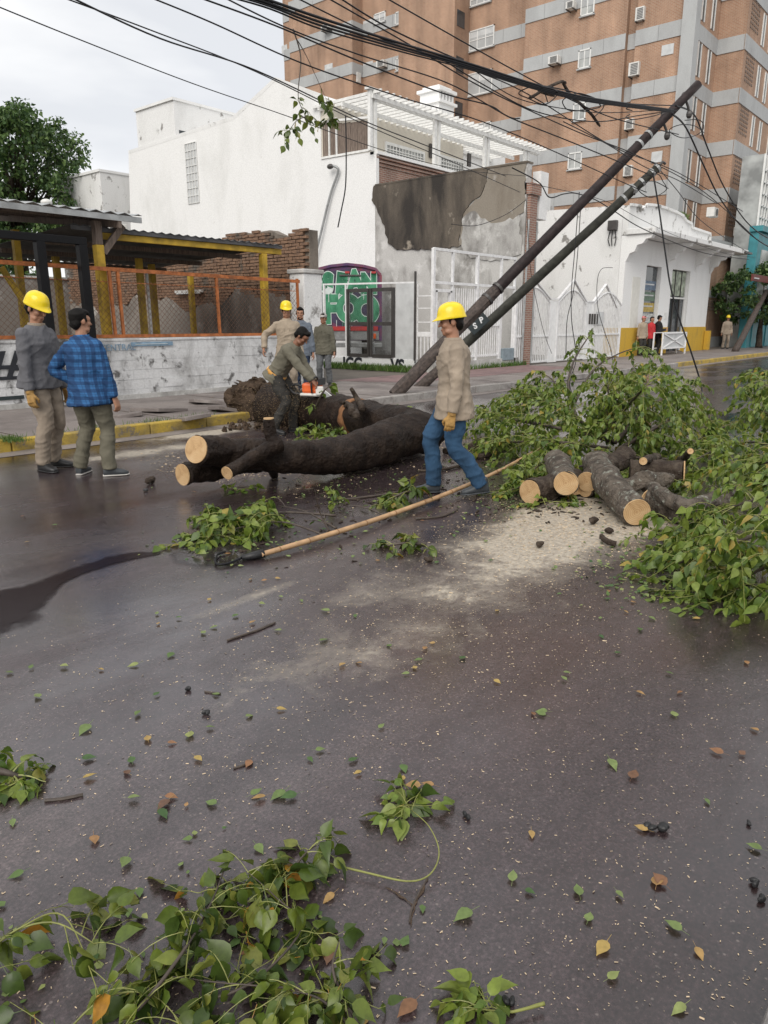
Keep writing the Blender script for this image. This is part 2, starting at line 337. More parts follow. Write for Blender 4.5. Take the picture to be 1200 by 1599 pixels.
def cloth(name, c, var=.30, folds=.30, plaid=None, stretch=(7,7,3.2)):
    m, n, l, b = newmat(name); p = pos(n, l, obj=True)
    cc = ramp(n, l, nz(n, l, p, 4, 3), [(.3, [x*(1-var*.5) for x in c]), (.7, [x*(1+var*.5) for x in c])])
    if plaid:
        sp = n.new('ShaderNodeSeparateXYZ'); l.new(p, sp.inputs[0]); fs = []
        for k, per in ((0, .075), (2, .075)):
            s = math_(n, l, 'FRACT', math_(n, l, 'DIVIDE', sp.outputs[k], per)); fs.append(ramp(n, l, s, [(.0, 1.0), (.42, 1.0), (.5, 0.0), (.92, 0.0)]))
            s2 = math_(n, l, 'FRACT', math_(n, l, 'ADD', math_(n, l, 'DIVIDE', sp.outputs[k], per), .27)); fs.append(ramp(n, l, s2, [(.0, 1.0), (.05, 1.0), (.09, 0.0), (.95, 0.0)]))
        cc = mixc(n, l, math_(n, l, 'MULTIPLY', fs[0], .6), cc, plaid[0]); cc = mixc(n, l, math_(n, l, 'MULTIPLY', fs[2], .6), cc, plaid[0])
        cc = mixc(n, l, math_(n, l, 'MULTIPLY', fs[1], .4), cc, plaid[1]); cc = mixc(n, l, math_(n, l, 'MULTIPLY', fs[3], .4), cc, plaid[1])
    l.new(cc, b.inputs['Base Color']); b.inputs['Roughness'].default_value = .85; b.inputs['Specular IOR Level'].default_value = .25
    mp = n.new('ShaderNodeMapping'); mp.inputs['Scale'].default_value = stretch; mp.inputs['Rotation'].default_value = (.3, .5, .2); l.new(p, mp.inputs['Vector'])
    bump(n, l, b, nz(n, l, mp.outputs['Vector'], 2.2, 3, .5, 1.6), folds, .035); return m
M['skin'] = plain('skin', (.33,.165,.10), .5, .12, 12, bs=.1, obj=True)
M['skin_dark'] = plain('tanned_skin', (.21,.095,.055), .5, .12, 12, bs=.1, obj=True)
M['hair'] = plain('dark_hair', (.006,.005,.0045), .6, spec=.15, var=.3, scale=40, bs=.6, bscale=90, obj=True) if True else plain('x', (.012,.010,.009), .5, .3, 40, bs=.6, bscale=90, obj=True)
# ================================================================ SETTING: road, pavements
def road_mat():
    m, n, l, b = newmat('wet_asphalt'); p = pos(n, l)
    big = nz(n, l, pos(n, l, (.35, 1, 1)), .55, 6, .6, .4)
    cc = ramp(n, l, big, [(.36, (.027,.0165,.0165)), (.50, (.044,.0315,.034)), (.66, (.074,.056,.055))])
    fine = nz(n, l, p, 75, 5, .75)
    cc = mixc(n, l, 1.0, cc, ramp(n, l, fine, [(.34, .45), (.52, 1.0), (.68, 2.0)]), 'MULTIPLY')
    vo = n.new('ShaderNodeTexVoronoi'); vo.inputs['Scale'].default_value = 48; l.new(p, vo.inputs['Vector'])
    spk = math_(n, l, 'MULTIPLY', ramp(n, l, vo.outputs['Distance'], [(.12, 1.0), (.26, 0.0)]), ramp(n, l, nz(n, l, p, 30, 2), [(.50, 0.0), (.60, 1.0)]))
    cc = mixc(n, l, math_(n, l, 'MULTIPLY', spk, .55), cc, (.20,.165,.15))
    cc = mixc(n, l, 1.0, cc, ramp(n, l, nz(n, l, pos(n, l, (.05, 1, 1)), 1.1, 4, .55), [(.36, .72), (.62, 1.18)]), 'MULTIPLY')
    cc = mixc(n, l, 1.0, cc, ramp(n, l, nz(n, l, p, 14, 6, .7), [(.32, .70), (.66, 1.30)]), 'MULTIPLY')
    # sawdust stains lying on the asphalt
    tot = None
    nn = nz(n, l, p, 2.3, 9, .72, .5)
    for (cx, cy, rx, ry, k) in ((5.9, 2.55, 1.7, .80, 1.15), (4.8, 2.55, 1.5, .85, .74), (3.9, 2.5, 2.0, 1.0, .46), (3.0, 2.3, 2.4, .75, .36), (7.3, 7.0, 2.6, .55, .85), (5.0, 8.3, 2.2, .6, .55), (6.6, 9.1, 1.6, .5, .7), (2.6, 3.3, .9, .12, .42)):
        mp = n.new('ShaderNodeMapping'); mp.vector_type = 'TEXTURE'; mp.inputs['Location'].default_value = (cx, cy, 0); mp.inputs['Scale'].default_value = (rx, ry, 1e3); l.new(p, mp.inputs['Vector'])
        vl = n.new('ShaderNodeVectorMath'); vl.operation = 'LENGTH'; l.new(mp.outputs['Vector'], vl.inputs[0])
        s = math_(n, l, 'MULTIPLY', math_(n, l, 'SUBTRACT', 1.15, vl.outputs['Value'], True), k)
        tot = s if tot is None else math_(n, l, 'MAXIMUM', tot, s)
    ms = ramp(n, l, math_(n, l, 'ADD', tot, math_(n, l, 'MULTIPLY', nn, .9)), [(.70, 0.0), (.88, .30), (1.25, .88)])
    ms = math_(n, l, 'MULTIPLY', ms, ramp(n, l, tot, [(0.0, 0.0), (.06, 1.0)]))
    ms = math_(n, l, 'MULTIPLY', ms, ramp(n, l, nz(n, l, p, 26, 7, .75), [(.34, .40), (.58, 1.0)]))
    l.new(mixc(n, l, ms, cc, (.50,.440,.350)), b.inputs['Base Color'])
    wet = nz(n, l, pos(n, l, (.5, 1, 1)), .8, 5, .6, .3)
    rg = ramp(n, l, wet, [(.38, .16), (.50, .24), (.64, .36)])
    l.new(math_(n, l, 'ADD', rg, math_(n, l, 'MULTIPLY', ms, .5), True), b.inputs['Roughness'])
    b.inputs['Specular IOR Level'].default_value = .7
    l.new(math_(n, l, 'MULTIPLY', ramp(n, l, wet, [(.40, .75), (.62, .08)]), math_(n, l, 'SUBTRACT', 1.0, ms, True)), b.inputs['Coat Weight']); b.inputs['Coat Roughness'].default_value = .20; b.inputs['Coat IOR'].default_value = 1.36
    h = math_(n, l, 'ADD', math_(n, l, 'MULTIPLY', nz(n, l, p, 60, 5, .7), 1.0), math_(n, l, 'MULTIPLY', nz(n, l, p, 7, 3), .7))
    hs_ = ramp(n, l, wet, [(.40, .25), (.60, 1.0)])
    bp = bump(n, l, b, math_(n, l, 'MULTIPLY', h, hs_), .38, .008)
    return m
M['road'] = road_mat()
def sheet(name, pts, mat, kind='structure'):
    o = MB().add(pts, [tuple(range(len(pts)))]).build(name, mat); o['kind'] = kind; return o
def rect(name, x0, x1, y0, y1, z, mat): return sheet(name, [(x0,y0,z),(x1,y0,z),(x1,y1,z),(x0,y1,z)], mat)
KERB_Y, FAC_Y, NEAR_Y = 9.62, 13.4, .205
rect('ground', -400, 900, -500, 900, -.06, M['ground'])
rect('road', -40, 320, NEAR_Y-.05, KERB_Y+.05, 0, M['road'])
def kslab(name, a, b, mat, bevel=0, kind='structure', parent=None):
    o = boxo(name, a, b, mat, parent, bevel)
    if kind: o['kind'] = kind
    return o
# far pavement with a dropped driveway between X 9.6 and 15
pv = kslab('pavement', (-40, KERB_Y+.16, -.05), (300, 13.1, .15), M['pavement'])
kslab('yard_ground', (-40, 13.1, -.05), (300, 90, .13), M['ground'])
kslab('near_pavement', (-40, -20, -.05), (300, NEAR_Y-.13, .12), M['near_pavement'])
sheet('driveway', [(14.4, 11.4, .154), (23, 11.2, .154), (23, 13.39, .154), (13.6, 13.39, .154)], M['pavement_pink'])
kerb = None
def kerbrun(x0, x1, y0, y1, mat, z, label, step=1.0, cat='kerb'):
    e = empty('kerb', (x0, (y0+y1)/2, 0), None, None); e['kind'] = 'structure'; x = x0; me = {}
    r = random.Random(int(x0*7+50))
    while x < x1-.05:
        w = min(step, x1-x)
        o = MB().box((x+.006, y0+r.uniform(-.006,.006), -.04), (x+w-.006, y1, z+r.uniform(-.008,.006))).build('kerb_stone', mat, e, bevel=.018); x += w
kerbrun(-6, 9.6, KERB_Y, KERB_Y+.157, M['kerb_yellow'], .157, 'yellow')
kerbrun(9.6, 28.0, KERB_Y, KERB_Y+.157, M['kerb_grey'], .152, 'grey')
kerbrun(28.0, 60, KERB_Y, KERB_Y+.157, M['kerb_yellow'], .157, 'yellow far', 2.0)
kerbrun(-4, 12, NEAR_Y-.13, NEAR_Y, M['near_kerb'], .11, 'near')
def crack(pts, w):
    p = [G(*q) for q in pts]; p = spline(p, 6); vs = []; fs = []
    for k, q in enumerate(p):
        t = (p[min(k+1, len(p)-1)]-p[max(k-1, 0)]).normalized(); nn2 = V((-t.y, t.x, 0)); ww = w*rnd.uniform(.4, 1.4)*(1-abs(2*k/(len(p)-1)-1)**3); jq = q+nn2*rnd.uniform(-w, w)*.8; vs += [tuple(jq+nn2*ww+V((0,0,.0035))), tuple(jq-nn2*ww+V((0,0,.0035)))]
    fs = [(2*k, 2*k+1, 2*k+3, 2*k+2) for k in range(len(p)-1)]; o = MB().add(vs, fs).build('road_crack', M['soil']); o['kind'] = 'structure'
crack([(640,1450),(648,1415),(662,1385),(668,1372)], .004); crack([(600,1385),(628,1402),(648,1418)], .003);
# gutter strip, damp concrete
rect('gutter', -40, 60, KERB_Y-.34, KERB_Y+.02, .004, M['pavement'])
# lifted slabs of the pavement near the root ball
for (px, py, w, d, tx, ty) in ((245,640,.9,.55,.10,.05), (300,652,.55,.4,-.09,.13), (330,628,.8,.5,.12,-.10), (200,648,.5,.35,.06,.09), (352,640,.5,.45,.22,.1)):
    c = G(px, py, .17); mb = MB().box((-w/2,-d/2,-.03), (w/2,d/2,.03))
    mb.v = [(x*(1-.25*(y > 0)), y, z) for x, y, z in mb.v]
    mb.xform(Matrix.Translation(c) @ Euler((tx, ty, rnd.uniform(0, 3))).to_matrix().to_4x4())
    mb.build('pavement_slab', M['pavement'], pv, bevel=.008)
# open joints cut across the pavement (thin dark grooves filled with grit)
for x in [a*2.4-3 for a in range(1, 12)]:
    MB().box((x-.008, KERB_Y+.17, .148), (x+.008, 13.0, .153)).build('pavement_joint', M['soil'], pv)
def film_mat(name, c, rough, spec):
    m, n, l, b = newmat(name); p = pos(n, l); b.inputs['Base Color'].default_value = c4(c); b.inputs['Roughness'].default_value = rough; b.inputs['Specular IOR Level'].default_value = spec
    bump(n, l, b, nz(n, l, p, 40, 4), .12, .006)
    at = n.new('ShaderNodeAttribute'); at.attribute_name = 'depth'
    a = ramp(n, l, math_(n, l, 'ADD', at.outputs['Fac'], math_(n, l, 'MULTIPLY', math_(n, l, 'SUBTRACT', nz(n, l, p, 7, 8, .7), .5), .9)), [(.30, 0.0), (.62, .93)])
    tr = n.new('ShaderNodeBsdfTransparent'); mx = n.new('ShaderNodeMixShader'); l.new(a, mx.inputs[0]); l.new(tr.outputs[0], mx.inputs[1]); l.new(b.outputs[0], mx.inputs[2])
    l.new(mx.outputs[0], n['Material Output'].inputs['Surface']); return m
M['oil'] = film_mat('oily_water_film', (.012,.0055,.006), .22, .10); M['puddle'] = film_mat('rain_water_film', (.03,.024,.026), .06, .5)  # first film: dark reflection painted as near-black colour with weak specular
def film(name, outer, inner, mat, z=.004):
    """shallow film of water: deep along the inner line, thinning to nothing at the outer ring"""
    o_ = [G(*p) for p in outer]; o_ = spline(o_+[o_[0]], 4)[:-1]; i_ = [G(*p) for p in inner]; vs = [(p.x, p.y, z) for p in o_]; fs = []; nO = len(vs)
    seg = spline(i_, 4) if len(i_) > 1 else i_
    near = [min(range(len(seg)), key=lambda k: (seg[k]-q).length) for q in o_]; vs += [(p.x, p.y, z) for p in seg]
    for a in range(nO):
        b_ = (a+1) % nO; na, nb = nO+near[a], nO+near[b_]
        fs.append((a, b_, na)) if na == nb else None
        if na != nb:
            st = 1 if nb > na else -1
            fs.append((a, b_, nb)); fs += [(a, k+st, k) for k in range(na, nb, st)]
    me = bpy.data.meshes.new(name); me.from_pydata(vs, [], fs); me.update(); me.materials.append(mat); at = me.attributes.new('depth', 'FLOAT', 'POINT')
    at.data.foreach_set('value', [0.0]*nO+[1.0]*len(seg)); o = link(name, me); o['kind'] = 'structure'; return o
film('oily_film', [(-90,928),(0,918),(60,901),(130,877),(190,861),(262,862),(200,881),(140,899),(104,920),(92,950),(78,978),(30,1004),(-30,1022),(-90,1016)], [(-80,970),(0,960),(42,942),(84,911),(135,889),(200,870),(240,866)], M['oil'])  # wet patch whose dark overhead reflection is put into its colour
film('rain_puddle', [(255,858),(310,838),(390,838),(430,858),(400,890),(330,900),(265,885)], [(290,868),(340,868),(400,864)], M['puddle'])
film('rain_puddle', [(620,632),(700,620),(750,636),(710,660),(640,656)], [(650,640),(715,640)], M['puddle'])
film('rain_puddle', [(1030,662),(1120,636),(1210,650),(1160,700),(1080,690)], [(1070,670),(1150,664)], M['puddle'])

# ================================================================ LOW WALL of whitewashed blocks
WY = 13.1
wall = empty('low_block_wall', (5, WY, .15), 'low whitewashed concrete block wall along the pavement, under the orange fence', 'wall')
boxo('wall_core', (-9, WY-.010, .1), (13.0, WY+.18, 1.25), M['block'], wall)
bw, bh, k = .44, .185, 0
bme = MB().box((-bw/2+.003, -.02, -bh/2+.003), (bw/2-.003, .02, bh/2-.003)).mesh('block', M['block'])
bme2 = MB().box((-bw/4+.005, -.02, -bh/2+.005), (bw/4-.005, .02, bh/2-.005)).mesh('block', M['block'])
r = random.Random(3)
for row in range(6):
    x = 1.5 + (bw/2 if row % 2 else 0)
    while x < 12.8:
        o = link('block', bme, wall); o.location = o.location + V((x, WY+r.uniform(-.004,.010), .15+bh*(row+.5)))
        o.rotation_euler = (r.uniform(-.01,.01), 0, r.uniform(-.008,.008)); x += bw
def fix_loc(o): pass
MB().box((-9, WY-.03, 1.25), (13.05, WY+.2, 1.30)).build('coping', M['block'], wall, bevel=.01)
boxo('wall_plinth', (-9, WY-.035, .1), (13.0, WY+.02, .24), M['concrete'], wall)
def text_mesh(s, size, depth=.004, bold=0):
    cu = bpy.data.curves.new('lettering', 'FONT'); cu.body = s; cu.size = size; cu.extrude = depth; cu.offset = bold; cu.align_x = 'CENTER'; cu.align_y = 'CENTER'
    t = bpy.data.objects.new('lettering', cu); me = bpy.data.meshes.new_from_object(t); bpy.data.objects.remove(t); bpy.data.curves.remove(cu); return me
def lettering(s, size, loc, face, mat, parent, name='lettering', bold=0, roll=0, shear=0):
    me = text_mesh(s, size, .003, bold); me.materials.clear(); me.materials.append(mat)
    q = {'-Y': Matrix(((1,0,0),(0,0,-1),(0,1,0))), '-X': Matrix(((0,0,-1),(-1,0,0),(0,1,0)))}[face].to_4x4()
    me.transform(Matrix.Translation(loc) @ q @ Matrix.Rotation(roll, 4, 'Z')); return link(name, me, parent)
YL = WY-.045
c = PY(12, 572, YL); lettering('VA', .62, c, '-Y', M['gr_black'], wall, bold=.016)
c = PY(185, 543, YL); lettering('CENTRAL', .17, c, '-Y', M['gr_blue'], wall)
for (x0, x1, y0, y1, mm) in ((0, 42, 569, 577, 'gr_black'), (0, 30, 587, 594, 'gr_black'), (-5, 38, 617, 626, 'sign'), (205, 270, 533, 541, 'gr_blue'), (212, 262, 536, 538, 'gr_white')):
    a = PY(x0, y1, YL); bq = PY(x1, y0, YL); yy = YL if mm != 'gr_white' else YL-.006
    boxo('painted_stripe', (a.x, yy, a.z), (bq.x, yy+.006, bq.z), M[mm], wall)

# ================================================================ ORANGE FENCE on the wall
FY = 13.2
fe = empty('orange_mesh_fence', (8, FY, 1.3), 'rusty orange steel frame fence with wire mesh, standing on the low block wall', 'fence')
MB().bar((1.0, FY, 2.60), (12.45, FY, 2.52), .045, .07).build('top_rail', M['orange_steel'], fe)
MB().bar((1.0, FY, 1.36), (12.45, FY, 1.33), .045, .06).build('bottom_rail', M['orange_steel'], fe)
for px in (-60, 176, 189, 341, 466):
    x = PY(px, 470, FY).x; MB().bar((x, FY, 1.33), (x-.02, FY, 2.58), .05, .05).build('upright', M['orange_steel'], fe)
MB().bar((1.0, FY+.005, 2.36), (12.4, FY+.005, 2.30), .012).build('tension_wire', M['orange_steel'], fe)
mm = MB(); s = .11
for i in range(-14, 110):
    for sg in (1, -1):
        x0 = 1.0+i*s; pts = []
        a = (x0, 1.36); bq = (x0+sg*1.0, 2.36)
        t0 = 0.0; t1 = 1.0
        def cl(x): return (x-a[0])/(bq[0]-a[0])
        for lim in (1.0, 12.4):
            t = cl(lim)
            if (sg == 1) == (lim == 1.0): t0 = max(t0, t)
            else: t1 = min(t1, t)
        if t1-t0 > .02:
            p = lambda t: (a[0]+(bq[0]-a[0])*t, FY+.01*sg, a[1]+(bq[1]-a[1])*t)
            mm.bar(p(t0), p(t1), .0045)
mm.build('wire_mesh', plain('rusty_wire', (.13,.06,.035), .8, .3, 10, bs=0), fe, kind='stuff')

# ================================================================ RUINED BRICK WALL + lot walls
BX = 13.0
bwall = empty('ruined_brick_wall', (BX, 17, .15), 'ragged old brick party wall behind the yellow posts, plastered grey below', 'wall')
top = lambda y: 3.86 + .10*math.sin(y*1.7) + .06*math.sin(y*5.1+1) - .02*(y-13.6)
mb = MB(); ys = [13.45+.35*i for i in range(34)]
mb.prism([(BX+.06, 13.45, .1)]+[(BX+.06, 25.4, .1)]+[(BX+.06, y, top(y)-.08) for y in ys[::-1]], (.28, 0, 0)); mb.build('mortar_bed', M['mortar'], bwall, fix=True)
bricks = []; L, Hh = .27, .078
for row in range(0, 60):
    z = .3+row*Hh; y = 13.46+(L/2 if row % 2 else 0)
    while y < 25:
        if z+Hh < top(y)+r.uniform(-.05,.06) and z > 2.15+.22*math.sin(y*1.3)+.12*math.sin(y*4): bricks.append((y, z))
        y += L
bm1 = [MB().box((-.04,-L/2+.012*a,-Hh/2+.008), (.05,L/2-.008,Hh/2-.006*a)).mesh('brick', M['old_brick']) for a in (1, 1.6, .8)]
bricks.sort(key=lambda q: q[0]); stuffb = MB()
for i, (y, z) in enumerate(bricks):
    dx, dz, ry = r.uniform(-.010,.012), r.uniform(-.004,.004), r.uniform(-.02,.02)
    if i < 300:
        o = link('brick', bm1[i % 3], bwall); o.location = (BX+.03+dx, y+L/2, z+dz); o.rotation_euler = (r.uniform(-.02,.02), r.uniform(-.03,.03), ry)
    else: stuffb.box((BX-.01+dx, y+.008, z-Hh/2+.008), (BX+.08, y+L-.008, z+Hh/2-.006))
stuffb.build('far_bricks', M['old_brick'], bwall, kind='stuff')
mb = MB(); zz = lambda y: 2.18+.22*math.sin(y*1.3)+.12*math.sin(y*4)+.06*math.sin(y*11)
mb.prism([(BX-.012, 13.45, .1), (BX-.012, 25.4, .1)]+[(BX-.012, 13.45+.3*i, zz(13.45+.3*i)) for i in range(39, -1, -1)], (.075, 0, 0)); mb.build('plaster', M['lot_wall'], bwall, fix=True)
# end pier of the wall, pale and peeling
pier = empty('peeling_white_pier', (13.4, 13.3, .15), 'peeling white masonry pier at the street end of the ruined brick wall', 'pier')
a = PY(474, 420, 13.25); bq = PY(498, 600, 13.25)
mb = MB(); mb.box((a.x, 13.25, .1), (a.x+.62, 13.75, 2.72)); mb.build('pier_body', M['white_old'], pier, bevel=.03)
MB().box((a.x-.04, 13.21, 2.72), (a.x+.66, 13.79, 2.82)).build('pier_cap', M['concrete'], pier, bevel=.02)
lw = empty('lot_back_wall', (3, 25.4, .15), 'dirty rendered wall at the back of the shed yard', 'wall')
boxo('wall_face', (-14, 25.4, .1), (13.3, 25.7, 3.0), M['lot_wall'], lw); boxo('coping', (-14, 25.35, 3.0), (13.3, 25.75, 3.08), M['concrete'], lw)
lw2 = empty('side_lot_wall', (0, 21, .15), 'grey stained yard wall seen behind the black posts', 'wall')
boxo('wall_face', (-10, 20.6, .1), (8.6, 20.8, 2.75), M['render_grey'], lw2); boxo('lower_render', (-10, 20.57, .1), (8.6, 20.598, 1.9), M['lot_wall'], lw2)
# fluorescent batten on the brick wall
fl = empty('fluorescent_fitting', PX(296, 455, BX-.1), 'white fluorescent tube fitting on the ruined brick wall', 'light fitting')
c = PX(296, 455, BX-.09); a = PX(275, 454, BX-.09); bq = PX(316, 456, BX-.09)
MB().bar((c.x, a.y, c.z), (c.x, bq.y, c.z), .09, .07).build('housing', M['ac'], fl); MB().tube([(c.x-.03, a.y-.05, c.z-.055), (c.x-.03, bq.y+.05, c.z-.055)], .018).build('tube', M['frame_white'], fl)

# ================================================================ SHED ROOFS AND POSTS
sh = empty('corrugated_shed_roof', (5.5, 13.6, .15), 'upper corrugated sheet roof with pale eave board, at far left', 'shed roof')
x1 = PY(220, 341, 13.0).x; x0 = 0.0; ze = 3.47; mb = MB(); nn_ = 118; vs = []; fs = []
for i in range(nn_+1):
    x = x0+(x1-x0)*i/nn_; dz = .022*math.sin(i*math.pi/2)
    vs += [(x, 12.95, ze+.05+dz), (x, 18.2, ze+.62+dz)]
for i in range(nn_): fs.append((2*i, 2*i+2, 2*i+3, 2*i+1))
o = MB().add(vs, fs).build('roof_sheet', M['galv'], sh); sm = o.modifiers.new('thick', 'SOLIDIFY'); sm.thickness = .008
MB().bar((x0, 12.98, ze-.03), (x1, 12.98, ze-.03), .03, .10).build('eave_board', M['galv'], sh)
for y in (13.9, 15.0, 16.2, 17.4): MB().bar((x0, y, ze-.01+(y-12.95)*.108-.05), (x1-.02, y, ze-.01+(y-12.95)*.108-.05), .06, .09).build('purlin', M['brown_wood'], sh)
MB().bar((x1-.45, 12.98, ze-.13), (x1-.45, 18, ze+.40), .07, .14).build('rafter', M['brown_wood'], sh)
MB().bar((3.2, 12.98, ze-.13), (3.2, 18, ze+.40), .07, .14).build('rafter', M['brown_wood'], sh)
px0 = PY(152, 350, 13.35).x
MB().bar((px0+.02, 13.35, .14), (px0-.02, 13.35, 2.98), .155, .155).build('post', M['yellow_post'], sh, bevel=.012)
MB().bar((px0-.02, 13.35, 2.98), (px0-.02, 13.35, 3.40), .14, .14).build('post_top', M['brown_wood'], sh, bevel=.01)
MB().bar((px0+.06, 13.33, 2.85), (px0+.50, 13.33, 3.36), .07, .12).build('brace', M['brown_wood'], sh)
MB().bar((3.2, 13.35, .14), (3.2, 13.35, 3.38), .14, .14).build('post', M['yellow_post'], sh)
b2 = PY(2, 415, 14.6); MB().bar(PY(2, 417, 14.6), PY(42, 478, 14.6), .07, .10).build('brace', M['yellow_post'], sh)
MB().bar((PY(30, 440, 15).x, 15, .14), (PY(28, 400, 15).x, 15, 3.3), .12).build('post', M['yellow_post'], sh)
dish = empty('roof_vent_cap', PY(73, 316, 14), 'small pale round vent cap on top of the corrugated roof', 'vent cap')
c = PY(73, 316, 14.0); MB().ell(c, (.10,.10,.06)).build('cap', M['ac'], dish, smooth=True); MB().tube([c-V((0,0,.22)), c], .04).build('stem', M['galv'], dish)

s2 = empty('low_dark_roof', (10, 14, .15), 'low dark sheet roof on yellow posts behind the orange fence', 'shed roof')
xa, xb = PY(110, 372, 13.5).x, PY(436, 380, 13.5).x
vs, fs = [], []; nn_ = 100
for i in range(nn_+1):
    x = xa+(xb-xa)*i/nn_; dz = .018*math.sin(i*math.pi/2); vs += [(x, 13.4, 3.31+dz), (x, 18.4, 3.06+dz)]
for i in range(nn_): fs.append((2*i, 2*i+2, 2*i+3, 2*i+1))
o = MB().add(vs, fs).build('roof_sheet', M['roof_dark'], s2); sm = o.modifiers.new('thick', 'SOLIDIFY'); sm.thickness = .01
MB().bar((xa, 13.43, 3.26), (xb+.02, 13.43, 3.27), .03, .075).build('eave_strip', M['roof_dark'], s2)
MB().bar((px0+.09, 13.5, 3.16), (xb+.04, 13.5, 3.17), .07, .12).build('beam', M['yellow_post'], s2, bevel=.008)
for (px, yy) in ((414, 13.5), (222, 15.6), (241, 16.4), (94, 16.2), (300, 17.8)):
    c = PY(px, 460, yy); zt = 3.10-(yy-13.5)*.05; w_ = .14 if yy < 14 else .13
    MB().bar((c.x, yy, .13), (c.x-.015, yy, zt), w_).build('post', M['yellow_post'], s2, bevel=.01)
for y in (14.8, 16.4, 18.0): MB().bar((xa, y, 3.18-(y-13.5)*.05), (xb-.05, y, 3.19-(y-13.5)*.05), .05, .09).build('purlin', M['brown_wood'], s2)
c = PY(231, 460, 15.6); tag(MB().tube([(c.x, 15.55, .14), (c.x-.02, 15.55, 2.7)], .035, 10).build('white_pipe', M['white_metal'], None, smooth=True), 'thin white pipe standing beside a yellow post in the shed yard', 'pipe')
bf = empty('black_steel_frame', (7.1, 12.85, .15), 'black painted steel shelter frame standing in front of the low wall', 'frame')
p1, p2, p0 = PY(146, 560, 12.8), PY(131, 376, 12.8), PY(-40, 372, 12.8)
MB().bar((p1.x, 12.8, .15), (p1.x-.02, 12.8, 2.9), .15).build('post', M['black_paint'], bf, bevel=.01)
q = PY(73, 470, 12.8); MB().bar((q.x, 12.8, .15), (q.x-.02, 12.8, 2.9), .15).build('post', M['black_paint'], bf, bevel=.01)
MB().bar((p0.x-2, 12.8, 2.96), (p1.x+.06, 12.8, 2.96), .14, .13).build('beam', M['black_paint'], bf, bevel=.01)

# ================================================================ WHITE HOUSE
HX, HF = 23.07, 20.12
hs = empty('white_house', (HX+5, 28, 0), 'large white painted house with blank side wall, terrace and roof tower', 'house')
prof = [(HF, 0), (38, 0), (37.0, 10.08), (28.4, 10.34), (25.58, 11.35), (22.98, 10.28), (22.98, 7.98), (HF, 7.9)]
MB().prism([(HX, y, z) for y, z in prof], (14, 0, 0)).build('side_wall', M['white_wall'], hs, fix=True)
cp = MB()
for (y0, z0), (y1, z1) in zip(prof[2:5], prof[3:6]): cp.bar((HX+.03, y0, z0+.03), (HX+.03, y1, z1+.03), .16, .07, up=(1,0,0))
cp.build('roof_edge', M['white_old'], hs)
MB().box((HX+.03, 32.84, 9.9), (HX+6.5, 36.1, 11.85)).build('roof_tower', M['white_old'], hs)
MB().box((HX-.05, 32.79, 11.85), (HX+6.55, 36.15, 11.97)).build('tower_cornice', M['white_wall'], hs)
a, bq = PY(280, 203, 32.83), PY(309, 215, 32.83); boxo('tower_window', (a.x, 32.825, bq.z-.15), (bq.x+.3, 32.9, a.z), M['glass'], hs)
MB().box((HX+.02, 40.0, 0), (HX+9, 45.0, 9.55)).build('rear_block', M['white_old'], hs); MB().box((HX-.05, 39.95, 9.55), (HX+9, 45.05, 9.68)).build('rear_cornice', M['white_wall'], hs)
# barred slit window
w = empty('slit', (HX, 31.6, 8), None, None); bpy.data.objects.remove(w)
o = boxo('slit_window', (HX-.012, 31.2, 7.15), (HX+.05, 32.08, 9.8), M['blank_panel'], hs)
mb = MB()
for i in range(5): y = 31.2+.88*i/4; mb.bar((HX-.03, y, 7.15), (HX-.03, y, 9.8), .03)
for i in range(9): z = 7.15+2.65*i/8; mb.bar((HX-.032, 31.2, z), (HX-.032, 32.08, z), .026)
mb.build('window_grille', M['frame_white'], o)
# terrace: low brick parapet, cream set-back wall with barred windows, white posts
tb = empty('t', (0,0,0), None, None); bpy.data.objects.remove(tb)
boxo('brick_parapet', (HX+.02, HF-.02, 5.4), (HX+8.3, HF+.2, 7.8), M['terrace_brick'], hs)
for i, z in enumerate((7.42, 7.55, 7.68)):
    ob = boxo('brick_corbel', (HX+.02, HF-.06-.03*i, z), (HX+8.3, HF-.02, z+.07), M['terrace_brick'], hs)
boxo('parapet_rail', (HX, HF-.16, 7.80), (HX+8.4, HF+.22, 7.92), M['white_metal'], hs, bevel=.01)
boxo('white_end_strip', (HX-.01, HF-.10, 3.0), (HX+.16, HF+.02, 7.9), M['white_wall'], hs)
cw = boxo('cream_wall', (HX+.05, 22.4, 7.8), (HX+9.2, 26, 10.05), M['cream'], hs)
def barred(x0, x1, z0, z1, y, parent, n=12):
    f = boxo('terrace_window', (x0, y-.03, z0), (x1, y, z1), M['glass_pale'], parent); mb = MB()
    for (a, b_) in (((x0-.1, z0-.1), (x1+.1, z0)), ((x0-.1, z1), (x1+.1, z1+.12)), ((x0-.1, z0), (x0, z1)), ((x1, z0), (x1+.1, z1))): mb.box((a[0], y-.07, a[1]), (b_[0], y, b_[1]))
    mb.build('frame', M['frame_white'], f); mb = MB()
    for i in range(1, n): x = x0+(x1-x0)*i/n; mb.bar((x, y-.05, z0), (x, y-.05, z1), .035)
    for z in (z0+.12, z1-.15): mb.bar((x0, y-.052, z), (x1, y-.052, z), .04)
    mb.build('bars', M['frame_white'], f)
a, bq = PY(603, 226, 22.4), PY(660, 250, 22.4); barred(a.x, bq.x, bq.z-.15, a.z, 22.4, hs)
a, bq = PY(688, 246, 22.4), PY(722, 265, 22.4); barred(a.x, bq.x, bq.z-.15, a.z, 22.4, hs, 9)
for px, py in ((732, 250), (673, 236)): c = PY(px, py, 22.36); boxo('wall_lantern', (c.x-.13, 22.28, c.z-.3), (c.x+.13, 22.38, c.z+.3), M['dark_frame'], hs, bevel=.02)
ws = empty('plank_screen', (HX+.05, 21.6, 8), 'grey weathered plank screen at the end of the white house terrace', 'screen')
